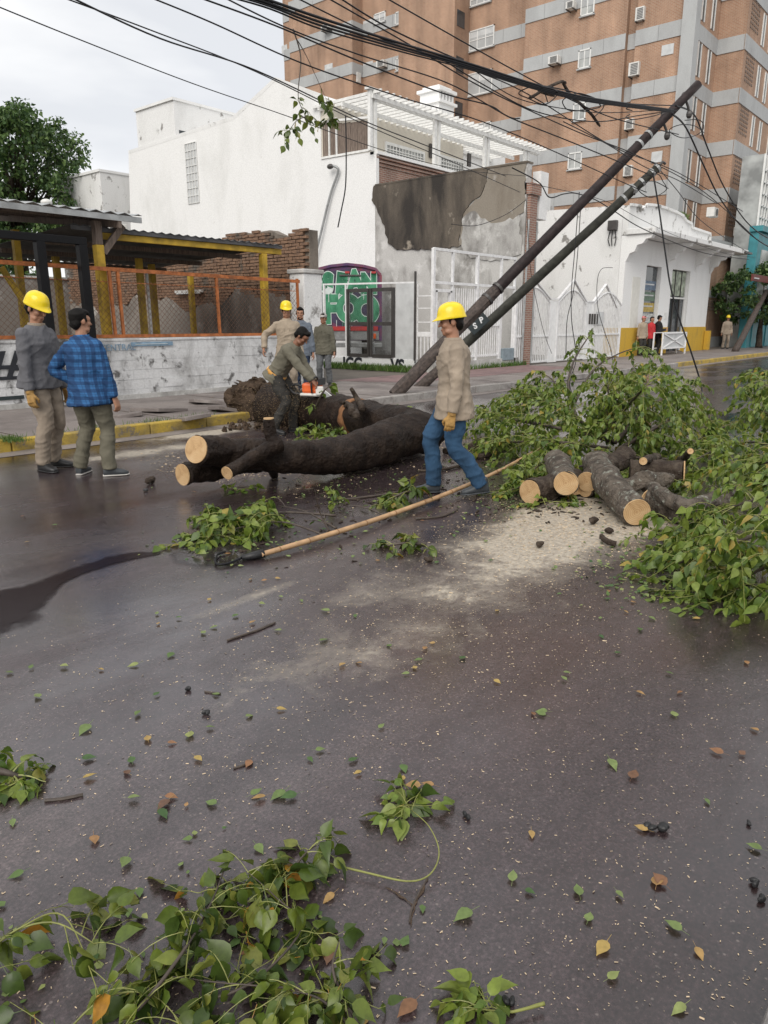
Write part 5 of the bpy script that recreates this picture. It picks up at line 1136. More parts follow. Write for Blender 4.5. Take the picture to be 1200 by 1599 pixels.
B = [AT(684,672,9.0), AT(655,674,8.85), AT(615,687,8.45), AT(565,704,8.0), AT(515,713,7.65), AT(465,713,7.38), AT(405,710,7.20), AT(350,707,7.05), AT(308,702,6.72)]
t2 = trunk(B, [.17, .235, .235, .215, .19, .175, .155, .14, .135], 'bent_stem', 'bark')
d = (B[-1]-B[-2]); cutface(B[-1]+d.normalized()*.005, d, .128, t2)
C2 = [AT(440,715,7.3), AT(380,722,7.35), AT(325,733,7.15), AT(287,741,6.92)]
t3 = trunk(C2, [.14, .12, .11, .11], 'lower_limb', 'bark'); d = C2[-1]-C2[-2]; cutface(C2[-1]+d.normalized()*.005, d, .105, t3)
D2 = [AT(437,692,7.05), AT(412,705,6.95), AT(382,722,6.8), AT(356,738,6.6)]
t4 = trunk(D2, [.085, .078, .07, .066], 'side_limb', 'bark', .02); d = D2[-1]-D2[-2]; cutface(D2[-1]+d.normalized()*.004, d, .062, t4)
E2 = [AT(436,697,7.05), AT(424,684,7.05), AT(420,655,7.05)]; t5 = trunk(E2, [.07, .06, .055], 'upright_stub', 'bark', .012); cutface(E2[-1]+V((0,0,.004)), V((0,0,1)), .05, t5)
E3 = [G(425,725,.2), G(425,735,.10), G(428,742,.03)]; trunk(E3, [.06, .05, .05], 'broken_stub', 'log_dark', .02)
# pale orange band where bark is stripped
q = spline(A, 22); i_ = 70; bd = MB().tube([q[i_], q[i_+1], q[i_+2], q[i_+3]], [.276, .28, .28, .276], 44); nsurf(bd, .035, 3.0); nsurf(bd, .0175, 9.6, 4); bd.build('stripped_band', plain('stripped_orange_bark', (.23,.105,.042), .7, .4, 12), t1, smooth=True)
for (px, py, h, l) in ((552, 640, .62, .25), (560, 628, .75, .12), (545, 634, .7, .3)): 
    p0 = G(px+5, py+10, .55); trunk([p0, AT(px, py-3, 10.0), AT(px-12, py-22 if l < .2 else py-6, 10.0)], [.05, .04, .025], 'broken_stub', 'log_dark', .015, 8, 4)
# root plate
rp = MB(); rc = AT(402, 628, 12.5)
rp.ell(rc, (.32,.52,.38), Matrix.Rotation(.5, 3, 'Z'), 60, 40); nsurf(rp, .14, 2.6, 9); nsurf(rp, .07, 7, 2); nsurf(rp, .035, 19, 5); o = rp.build('root_plate', M['soil'], ft)
for i in range(16):
    a = rnd.uniform(0, 6.28); d = V((-.5+rnd.uniform(-.4,.2), math.cos(a)*.8, math.sin(a)*.7)); p0 = rc+V((d.x*.25, d.y*.42, d.z*.32)); p2 = p0+d*rnd.uniform(.12,.28); p2.z = max(.1, p2.z)
    trunk([p0, p0.lerp(p2, .5)+V((0,0,rnd.uniform(-.05,.05))), p2], [.03, .018, .007], 'root', 'soil', .02, 6, 4)
cl = MB()
for i in range(160):
    p0 = G(rnd.uniform(350, 470), rnd.uniform(640, 672), rnd.uniform(.0,.06)); cl.ell(p0, (rnd.uniform(.01,.05),)*3, None, 6, 4)
nsurf(cl, .02, 20); tag(cl.build('spilled_soil', M['soil'], None, kind='stuff'), 'clods of wet soil spilled under the root plate', 'soil')
# sawdust cloud thrown by the chainsaw, heap of dust under the cut
sd_ = MB()
for i in range(5200):
    t = rnd.random()**.75; cx_, cy_ = 482-75*t, 612+40*t; sp2 = 8+34*t
    p0 = AT(cx_+rnd.gauss(0, sp2), cy_+rnd.gauss(4*t, sp2*.8), 11.0+rnd.gauss(0,.30)); s = rnd.uniform(.0016, .0042)
    if p0.z < .02: continue
    sd_.add([p0+V((-s,0,0)), p0+V((s,rnd.uniform(-s,s),0)), p0+V((0,0,s*1.3))], [(0,1,2)])
tag(sd_.build('flying_sawdust', plain('pale_sawdust', (.50,.36,.20), .9, .2, 20, bs=0), None, kind='stuff'), 'pale sawdust flying from the chainsaw cut onto the root plate', 'sawdust')

# ================================================================ SAWN LOGS
def log(label, a_, b_, ra, rb, mat='log_bark', mid=None, cuts=(1,0), amp=.02, n=20):
    a_, b_ = V(a_), V(b_); mid = V(mid) if mid else (a_+b_)/2
    e = empty('sawn_log', V((mid.x, mid.y, 0)), label, 'log', 'sawn logs in the pile'); p = spline([a_, mid, b_], 8)
    p = spline(p, 2); mb = MB().tube(p, lerpl([ra, (ra+rb)/2, rb], len(p)), 30); nsurf(mb, amp*1.3, 4, rnd.random()*9); nsurf(mb, amp*.6, 13); nsurf(mb, amp*.3, 32); mb.build('bark_body', M[mat], e)
    if cuts[0]: cutface(a_+(a_-p[1]).normalized()*.006, a_-p[1], ra*.95, e)
    if cuts[1]: cutface(b_+(b_-p[-2]).normalized()*.006, b_-p[-2], rb*.95, e)
    return e
log('short dark log with pale end, leftmost of the sawn pile', gp(829,768,.12), gp(900,748,.13), .115, .12, 'log_dark')
log('lichened log lying behind the leftmost log, its end facing the camera', gp(884,754,.20), gp(868,722,.20), .115, .125, 'log_bark')
log('long grey lichened log pointing at the camera in the middle of the pile', gp(994,799,.125), gp(930,722,.24), .115, .135, 'log_bark', gp(955,760,.19))
log('dark log crossing behind the long lichened log', gp(918,752,.16), gp(978,712,.26), .10, .10, 'log_dark')
log('thick dark log with a splintered wedge end, right of the long log', gp(1066,740,.22), gp(985,738,.20), .13, .12, 'log_dark')
log('mossy pale log lying low at the right of the long log', gp(1018,783,.10), gp(1095,808,.10), .115, .11, 'log_bark')
log('short thin log end peeping out under the leaves left of the long log', gp(915,764,.08), gp(945,752,.10), .075, .075, 'log_dark')
log('lichened log standing up at the back of the pile', gp(998,690,.10), gp(1002,664,.42), .10, .11, 'log_bark', cuts=(0,1))
log('small twisted log resting in front of the wedge end log', gp(965,765,.14), gp(1045,752,.20), .075, .07, 'log_bark', gp(1005,750,.24), cuts=(0,0), amp=.03)
log('long thin crooked limb running right through the pile', gp(1000,752,.18), gp(1150,775,.14), .06, .05, 'log_bark', gp(1070,790,.2), cuts=(0,0), amp=.03)
log('broken limb with an orange split end at the right of the pile', gp(1152,765,.20), gp(1080,790,.14), .05, .055, 'log_bark', amp=.02)
log('thin cut stub leaning out of the back of the pile', gp(1005,720,.42), gp(1030,712,.2), .035, .04, 'log_dark')
log('second thin cut stub at the back right of the pile', gp(1078,705,.42), gp(1060,722,.2), .03, .035, 'log_dark')
wf = empty('wood_wedge', gp(905,772,.03), 'orange split wedge of wood lying by the short log ends', 'wood chip'); MB().prism([gp(886,776,.03), gp(912,770,.03), gp(925,766,.06), gp(900,764,.07)], (.02,.03,.03)).build('split_face', M['cut'], wf, fix=True)
tag(trunkless := MB().tube(spline([gp(940,838,.03), gp(948,845,.035), gp(962,850,.02)], 4), .022, 8, jit=.15, rng=r).build('bark_stick', M['log_dark'], None), 'short curved stick lying on the sawdust', 'stick')
stick_labels = ['dark stick behind the walking man, left of his front boot', 'dark broken stick under the trunk fork', 'dark gnarled wood lump beside the walking man', 'second dark gnarled wood piece behind the walking man']
for lab, pp, rr in ((stick_labels[0], [(655,735), (700,732), (740,722)], .016), (stick_labels[1], [(590,722), (625,718)], .025), (stick_labels[2], [(735,700), (752,690), (770,702)], .06), (stick_labels[3], [(695,705), (715,700), (745,712), (775,708)], .035)):
    mb = MB().tube(spline([gp(x, y, rr) for x, y in pp], 5), rr, 9); nsurf(mb, rr*.5, 9); tag(mb.build('broken_stick', M['log_dark'], None), lab, 'stick')
# bamboo pole with a rubber end and a wire hook
bb = empty('bamboo_pole', gp(410,864), 'long pale bamboo pole with black taped end lying across the road', 'pole')
bp_ = spline([gp(408,866,.035), gp(500,839,.05), gp(600,807,.05), gp(700,770,.06), gp(780,735,.11), gp(846,699,.22)], 9); bp_ = [p for p in bp_]
MB().tube(bp_, lerpl([.019, .021, .020, .016], len(bp_)), 10).build('cane', M['bamboo'], bb, smooth=True)
for i in range(3, len(bp_)-1, 4): MB().tube([bp_[i].lerp(bp_[i+1], .4), bp_[i].lerp(bp_[i+1], .5)], .0225, 10).build('cane_joint', M['bamboo_dark'], bb, smooth=True)
MB().tube([gp(412,864,.036), gp(395,868,.03), gp(378,871,.025)], [.032, .028, .018], 9).build('taped_end', M['black_rubber'], bb, smooth=True)
MB().tube(spline([gp(378,871,.025), gp(355,880,.02), gp(338,880,.02), gp(340,866,.02), gp(352,862,.02)], 5), .008, 6).build('wire_hook', M['wire'], bb, smooth=True)
# ================================================================ SCATTERED LEAVES, CHIPS, PODS
gl = random.Random(99)
SCAT = []
def flat_leaf(px, py, sz, mat, label, group, rz=None):
    p = gp(px, py, .006); o = link('fallen_leaf', leaf_mesh(gl.choice((0, 2, 0, 1)), mat)); rz = gl.uniform(0, 6.28) if rz is None else rz
    o.matrix_basis = Matrix.LocRotScale(V((p.x, p.y, .006+sz*.10)), Euler((gl.uniform(-.08,.18), gl.uniform(-.18,.18), rz)), (sz*gl.uniform(.8,1.1), sz, sz*.55)); tag(o, None, 'leaf', group); SCAT.append((px, py, 'green leaf' if label == LG1 else 'yellow brown leaf', o))
LG1, LG2 = 'green leaf lying loose on the wet asphalt', 'yellow brown leaf lying loose on the wet asphalt'
greens = [(952,1187,.085),(445,1236,.085),(737,1424,.08),(800,1378,.06),(905,1400,.06),(250,1265,.08),(200,1340,.07),(200,1247,.06),(392,1243,.065),(338,1257,.06),(207,1192,.06),(140,1133,.09),(128,1185,.07),(218,1111,.06),(322,1136,.05),(62,1090,.06),(240,1087,.05),(217,1037,.07),(270,1020,.07),(628,1195,.06),(545,1190,.06),(493,1172,.05),(592,1138,.05),(385,1120,.05),(343,1085,.05),(820,1390,.04),(1065,1455,.065),(1070,1570,.06),(950,1530,.05),(918,1440,.05),(963,1392,.045),(1190,1328,.06),(655,1235,.05),(400,1320,.06),(38,1362,.06),(320,990,.06),(340,978,.06),(372,960,.06),(470,937,.05),(437,931,.05),(405,942,.05),(880,1050,.05),(855,1112,.06),(960,1020,.05),(937,992,.05),(660,1030,.06),(640,1052,.05),(720,1030,.06),(500,1002,.08),(515,955,.08),(275,965,.05),(245,960,.05),(90,820,.06),(233,755,.06),(95,1040,.06),(47,1045,.05),(10,1050,.05),(885,1063,.05),(1040,1050,.05),(1055,1120,.06),(1000,985,.06),(680,880,.06),(575,830,.06),(770,875,.05),(865,890,.07),(520,755,.06),(610,1010,.05),(440,985,.06),(555,960,.05),(20,1280,.05),(610,1245,.05)]
for x, y, s in greens: flat_leaf(x, y, s*.80, 'leaf_floor', LG1, 'loose green leaves on the road')
yel = [(650,1564,.085),(948,1472,.075),(1025,1385,.085),(1040,1385,.07),(1012,1298,.06),(830,1298,.05),(678,1228,.065),(628,1220,.05),(522,1396,.06),(565,1205,.05),(147,1306,.06),(305,1182,.06),(392,1188,.06),(232,1158,.07),(262,1160,.05),(432,1107,.06),(538,1036,.06),(662,1015,.06),(650,1045,.05),(772,1062,.06),(680,1005,.05),(835,1118,.05),(1065,1080,.05),(1168,1038,.06),(1130,1178,.07),(1087,1480,.05),(326,938,.05),(390,974,.06),(430,903,.05),(390,906,.05),(417,906,.05),(985,940,.05),(950,922,.05),(975,954,.05),(775,955,.05),(400,1484,.06),(570,1582,.07),(540,1585,.075),(515,1484,.06),(290,1260,.03),(1185,1142,.05)]
for x, y, s in yel: flat_leaf(x, y, s*.78, 'leaf_yellow', LG2, 'loose yellow leaves on the road')
for _ in range(45):
    x, y = gl.uniform(0, 1200), 700+gl.random()**1.2*560
    if (x < 260 and y < 760) or (x > 780 and y < 960 and x-y > -60): continue
    flat_leaf(x, y, gl.uniform(.03, .065), 'leaf_floor' if gl.random() < .75 else 'leaf_yellow', LG1 if True else '', 'loose green leaves on the road') if gl.random() < .75 else flat_leaf(x, y, gl.uniform(.03, .06), 'leaf_yellow', LG2, 'loose yellow leaves on the road')
for x, y, s in ((842,848,.045),(922,812,.06),(948,827,.05),(1018,1288,.022),(1036,1293,.025),(1185,1380,.02),(672,874,.04),(1186,1400,.018),(290,1075,.02),(322,1112,.02),(797,1560,.018),(728,1275,.018),(235,750,.07),(540,738,.05),(225,765,.03),(1170,1285,.012)):
    mb = MB(); p = gp(x, y, s*.55)
    for k in range(2): mb.ell(p+V((gl.uniform(-s,s)*.6, gl.uniform(-s,s)*.6, 0)), (s*.7, s*.45, s*.5), Matrix.Rotation(gl.uniform(0,3), 3, 'Z'), 9, 6)
    nsurf(mb, s*.25, 30); o = tag(mb.build('seed_pod', M['black_rubber'] if s < .04 else M['log_dark'], None), None, 'seed pod', 'dark pods and lumps on the road'); SCAT.append((x, y, 'dark pod', o))
for (pp, rr, lab) in (([(70,1250),(100,1247),(130,1241)], .006, 'dark twig near the left edge of the road'), ([(640,1440),(645,1415),(668,1370)], .003, 'thin dark twig below the bent green stem'), ([(365,1200),(395,1190)], .004, 'tiny dark twig left of the orange leaf'), ([(355,1000),(400,985),(430,972)], .006, 'thin twig among the leaves in the middle left'), ([(320,1080),(345,1083)], .004, 'tiny twig left of the middle'), ([(650,810),(690,806),(715,795)], .010, 'thin bare twig between the bamboo and the trunk'), ([(540,780),(600,772),(650,762)], .010, 'thin bare twig running behind the bamboo pole')):
    tag(MB().tube(spline([gp(x, y, rr) for x, y in pp], 4), rr, 6, jit=.2, rng=r).build('loose_twig', M['twig_brown'], None), lab, 'twig')
LAND = [((400,868), 'the black taped bamboo end'), ((640,848), 'the flat sprig by the bamboo'), ((675,1280), 'the sprig with bent stem'), ((20,1215), 'the clump at the left edge'), ((300,1420), 'the large foreground branch'), ((540,1500), 'the yellowing branch tip'),
        ((770,1575), 'the bottom edge sprig'), ((1185,1540), 'the near pavement corner'), ((1140,900), 'the big right hand branch'), ((850,840), 'the sawdust patch'), ((380,810), 'the leafy heap by the trunk'), ((100,905), 'the oily patch'), ((150,742), 'the plaid shirted man'), ((740,775), 'the walking man'), ((1020,1300), 'the pair of black pods')]
ORD = ['nearest', 'second nearest', 'third nearest', 'fourth nearest', 'fifth nearest', 'sixth nearest', 'seventh nearest', 'eighth nearest', 'ninth nearest', 'tenth nearest', 'eleventh nearest', 'twelfth nearest', 'thirteenth nearest', 'fourteenth nearest', 'fifteenth nearest']
bk_ = {}
for (x, y, what, o) in SCAT:
    (lx, ly), ln_ = min(LAND, key=lambda q: (q[0][0]-x)**2+(q[0][1]-y)**2); dx, dy = x-lx, y-ly
    dr = ('left of' if dx < 0 else 'right of') if abs(dx) > 2*abs(dy) else (('above' if dy < 0 else 'below') if abs(dy) > 2*abs(dx) else ('above' if dy < 0 else 'below')+(' and left of' if dx < 0 else ' and right of'))
    bk_.setdefault((what, ln_, dr), []).append((dx*dx+dy*dy, o))
for (what, ln_, dr), lst in bk_.items():
    lst.sort(key=lambda q: q[0])
    for i, (_, o) in enumerate(lst): o['label'] = '%s, %s %s %s' % (what, ORD[min(i, 14)], dr, ln_) if len(lst) > 1 else '%s on the road %s %s' % (what, dr, ln_)
ch_ = MB()
def chipat(p, s):
    a = gl.uniform(0, 6.28); u = V((math.cos(a), math.sin(a), 0))*s*gl.uniform(.7, 2.2); w_ = V((-math.sin(a), math.cos(a), 0))*s*.5; z = V((0,0,.002)); t = V((0,0,gl.uniform(0,s*.6)))
    ch_.add([p-u-w_+z, p+u-w_+z, p+u+w_+z+t, p-u+w_+z+t], [(0,1,2,3)])
for _ in range(15000):
    u = gl.random()
    if u < .36: p = V((gl.gauss(5.5, .8), gl.gauss(2.55, .5), 0)); s = gl.uniform(.0015, .006)
    elif u < .62: p = V((gl.gauss(3.4, 1.2), gl.gauss(2.3, .75), 0)); s = gl.uniform(.0012, .0036)
    elif u < .80: p = V((gl.uniform(4.5, 9), gl.gauss(6.6, .8), 0)); s = gl.uniform(.004, .010)
    else: p = G(gl.uniform(-20, 1220), 850+gl.random()*740, 0); s = gl.uniform(.0008, .0024)
    if p.y < NEAR_Y+.02 or p.y > KERB_Y-.05: continue
    chipat(V((p.x, p.y, 0)), s)
tag(ch_.build('wood_chips', M['chip'], None, kind='stuff'), 'pale wood chips strewn over the wet asphalt', 'wood chips')
bd_ = MB(); ll_ = MB()
for _ in range(520):
    u = gl.random()
    if u < .5: p = G(gl.uniform(430, 780), gl.gauss(762, 26))
    elif u < .75: p = G(gl.gauss(870, 70), gl.gauss(790, 16))
    else: p = G(gl.uniform(300, 560), gl.gauss(830, 22))
    s = gl.uniform(.004, .022); bd_.ell(p+V((0,0,s*.3)), (s*gl.uniform(.6,2.4), s*.5, s*.4), Matrix.Rotation(gl.uniform(0,3.1), 3, 'Z'), 6, 4)
nsurf(bd_, .006, 40); tag(bd_.build('bark_debris', M['log_dark'], None, kind='stuff'), 'small dark bits of bark and twig strewn round the trunk and logs', 'debris')
for _ in range(1100):
    u = gl.random()
    if u < .35: p = G(gl.gauss(1010, 55), gl.gauss(880, 40))
    elif u < .6: p = G(gl.gauss(800, 45), gl.gauss(770, 25))
    elif u < .75: p = G(gl.gauss(390, 80), gl.gauss(840, 22))
    elif u < .80: p = G(gl.gauss(330, 170), gl.gauss(1470, 70))
    else: p = G(gl.uniform(380, 720), gl.gauss(770, 30))
    if p.y < .3: continue
    s = gl.uniform(.012, .045); F = frame_from(V((gl.gauss(0,1), gl.gauss(0,1), gl.gauss(0,.08))), V((gl.gauss(0,.15), gl.gauss(0,.15), 1))); vs, fs = LS[gl.randrange(2)]; ll_.add([p+V((0,0,.005+s*.12))+F @ (V((v[0], v[1], v[2]*.4))*s) for v in vs], fs)
tag(ll_.build('leaf_litter', M['leaf_floor'], None, kind='stuff', smooth=True), 'small torn leaves littering the asphalt round the branches', 'leaf litter')
# grass tufts
def grass(label, fn, n_, h):
    mb = MB()
    for _ in range(n_):
        p = fn(); a = gl.uniform(0, 6.28); w_ = V((math.cos(a), math.sin(a), 0))*h*.06; t = V((gl.gauss(0,.35), gl.gauss(0,.35), 1))*h*gl.uniform(.4, 1.1)
        mb.add([p-w_, p+w_, p+t*.6+w_*.6, p+t, p+t*.6-w_*.6], [(0,1,2,4), (4,2,3)])
    tag(mb.build('grass', M['grass'], None, kind='stuff'), label, 'grass')
grass('strip of grass along the foot of the dark framed doors', lambda: V((17.75-abs(gl.gauss(0,.16)), gl.uniform(13.6, 18.2), .15)), 2600, .22)
grass('tuft of grass on the pavement edge behind the two talking men', lambda: G(gl.gauss(18, 12), gl.gauss(688, 1.6), .15), 420, .07)
grass('weeds at the foot of the white gate frame', lambda: V((gl.uniform(17.8, 23.2), 13.26-abs(gl.gauss(0,.05)), .15)), 600, .2)
grass('weeds along the yellow kerb', lambda: V((gl.choice((6.1, 6.9, 3.9, 5.2))+gl.gauss(0,.2), KERB_Y+.18+gl.gauss(0,.03), .15)), 260, .08)
grass('weeds on the tower side of the shop roof', lambda: V((gl.gauss(37.8,.5), 13.5, 6.35)), 200, .35)
# ================================================================ PEOPLE
M['c_khaki'] = cloth('khaki_work_shirt', (.30,.245,.19)); M['c_khaki2'] = cloth('pale_khaki_shirt', (.33,.27,.205)); M['c_jeans'] = cloth('blue_denim', (.027,.066,.125), .7)
M['c_grey'] = cloth('grey_sweater', (.115,.115,.125)); M['c_beige_tr'] = cloth('beige_work_trousers', (.25,.205,.16)); M['c_olive'] = cloth('olive_grey_trousers', (.125,.115,.085))
M['c_plaid'] = cloth('blue_plaid_shirt', (.032,.115,.27), .12, .3, plaid=((.010,.025,.075), (.012,.035,.10))); M['c_oliveshirt'] = cloth('olive_work_shirt', (.135,.125,.095)); M['c_oliveshirt2'] = cloth('dull_olive_shirt', (.115,.108,.082))
M['c_dark_tr'] = cloth('dark_trousers', (.035,.033,.03)); M['c_washed'] = cloth('washed_grey_jeans', (.12,.125,.13)); M['c_bluegrey'] = cloth('blue_grey_shirt', (.12,.14,.17)); M['c_red'] = cloth('red_shirt', (.45,.035,.04)); M['c_black'] = cloth('black_shirt', (.02,.02,.022))
M['c_navy'] = cloth('navy_trousers', (.03,.045,.08))
M['boot'] = plain('black_boot', (.016,.016,.017), .45, .3, 12, obj=True); M['sole'] = plain('pale_sole', (.45,.43,.40), .7, .15, 12, obj=True); M['boot_grey'] = plain('dark_grey_boot', (.035,.04,.045), .55, .3, 12, obj=True)
M['glove'] = plain('tan_leather_glove', (.33,.19,.055), .7, .3, 18, bs=.4, obj=True); M['cap'] = plain('grey_cap', (.35,.33,.31), .8, .15, 12, obj=True); M['pinkcap'] = plain('pink_cap', (.55,.20,.20), .8, .15, 12, obj=True)
M['lip'] = plain('lips', (.24,.085,.065), .5, .1, 12, bs=0, obj=True); M['belt'] = plain('orange_safety_belt', (.55,.27,.05), .6, .2, 12, obj=True); M['navy_collar'] = cloth('navy_undershirt', (.02,.025,.04))
ctex = bpy.data.textures.new('folds', 'CLOUDS'); ctex.noise_scale = .11; ctex.noise_depth = 2
ctex2 = bpy.data.textures.new('fine_folds', 'CLOUDS'); ctex2.noise_scale = .045; ctex2.noise_depth = 1
R0seed = [1.0]
def solidify_mesh(mb, name, mat, voxel, smooth=4, folds=0.0):
    me = mb.mesh(name, None); o = bpy.data.objects.new('tmp', me); col.objects.link(o)
    m_ = o.modifiers.new('r', 'REMESH'); m_.mode = 'VOXEL'; m_.voxel_size = voxel; m_.use_smooth_shade = True
    if smooth: s = o.modifiers.new('s', 'SMOOTH'); s.factor = .5; s.iterations = smooth
    if folds:
        for t, k in ((ctex, 1.0),): d = o.modifiers.new('d', 'DISPLACE'); d.texture = t; d.texture_coords = 'LOCAL'; d.strength = folds*k; d.mid_level = .5
        s = o.modifiers.new('s2', 'SMOOTH'); s.factor = .4; s.iterations = 1
    dg = bpy.context.evaluated_depsgraph_get(); dg.update()
    out = bpy.data.meshes.new_from_object(o.evaluated_get(dg)); bpy.data.objects.remove(o); bpy.data.meshes.remove(me)
    if folds:
        me2 = out; nv = len(me2.vertices); off = R0seed[0] = R0seed[0]+3.7; sv = V((off, off*.7, off*1.3))
        import numpy as np
        co = np.empty(nv*3); me2.vertices.foreach_get('co', co); nr = np.empty(nv*3); me2.vertices.foreach_get('normal', nr); co = co.reshape(-1, 3); nr = nr.reshape(-1, 3); kk = np.empty(nv)
        for q in range(nv):
            x, y, z = co[q]; a1 = mnoise.noise((x*5+off, y*5+off*.7, z*11+x*4)); a2 = mnoise.noise((x*3+z*4+off*2, y*3+z*4, z*3-x*4+off))
            kk[q] = ((1-abs(a1))**5-.25)*.008+((1-abs(a2))**6-.2)*.009
        me2.vertices.foreach_set('co', (co+nr*kk[:, None]).ravel())
        me2.update()
    out.name = name; out.materials.clear(); out.materials.append(mat); out.polygons.foreach_set('use_smooth', [True]*len(out.polygons)); return out
def ik(a, b, l1, l2, pole):
    a, b, pole = V(a), V(b), V(pole); d = b-a; D = min(d.length, (l1+l2)*.999); u = d.normalized(); x = (l1*l1-l2*l2+D*D)/(2*D); h = math.sqrt(max(0, l1*l1-x*x))
    pl = pole-u*pole.dot(u); pl = pl.normalized() if pl.length > 1e-5 else V((0,1,0)); return a+u*x+pl*h, a+u*D
def limb(mb, pts, rad, n=12, k=5):
    p = spline(pts, k); mb.tube(p, lerpl(rad, len(p)), n); mb.ell(p[0], (rad[0],)*3, None, 10, 7); mb.ell(p[-1], (rad[-1],)*3, None, 10, 7)
def hand(mb, w, d, palm_n, side, s=1.0, curl=.5, grow=0.0, grip=False):
    """w wrist, d direction of the fingers, palm_n normal out of the palm, side: +1 thumb along +cross"""
    d = V(d).normalized(); n_ = V(palm_n); n_ = (n_-d*n_.dot(d)).normalized(); x = d.cross(n_)*side; w = V(w); q = lambda a, b, c: w+(x*a+d*b+n_*c)*s
    mb.loft([(q(0,-.01,0), x*.030*s+x*grow, n_*.022*s+n_*grow), (q(.002,.04,0), x*.040*s+x*grow, n_*.019*s+n_*grow), (q(.002,.085,0), x*.043*s+x*grow, n_*.016*s+n_*grow), (q(0,.098,0), x*.038*s+x*grow, n_*.012*s+n_*grow)], 12)
    for i, (fx, ln) in enumerate(((.034,.072), (.012,.082), (-.011,.076), (-.033,.058))):
        b0 = q(fx, .088, 0); c1 = curl*(1+.1*i); p = [q(fx*.8, .05, 0), b0]; ang = 0; cur = b0
        for kk, fr in enumerate((.45, .32, .23)):
            ang += c1*(.7 if kk == 0 else 1.0); cur = cur+(d*math.cos(ang)+n_*math.sin(ang)+x*fx*.9)*ln*fr*s; p.append(cur)
        r0 = .0092*s+grow*.75; mb.tube(p, [r0*1.05, r0*1.05, r0, r0*.92, r0*.72], 8); mb.ell(p[-1], (r0*.75,)*3, None, 8, 6)
    p = [q(.024, .018, .002), q(.050, .048, .010), q(.060, .072, .020+.02*curl), q(.058-.02*curl, .094, .030+.03*curl)]; r0 = .0108*s+grow*.75
    mb.tube(p, [r0*1.2, r0*1.1, r0, r0*.75], 8); mb.ell(p[-1], (r0*.78,)*3, None, 8, 6)
def rotm(yaw, pitch, roll=0): return (Matrix.Rotation(yaw, 3, 'Z') @ Matrix.Rotation(-pitch, 3, 'X') @ Matrix.Rotation(roll, 3, 'Y'))
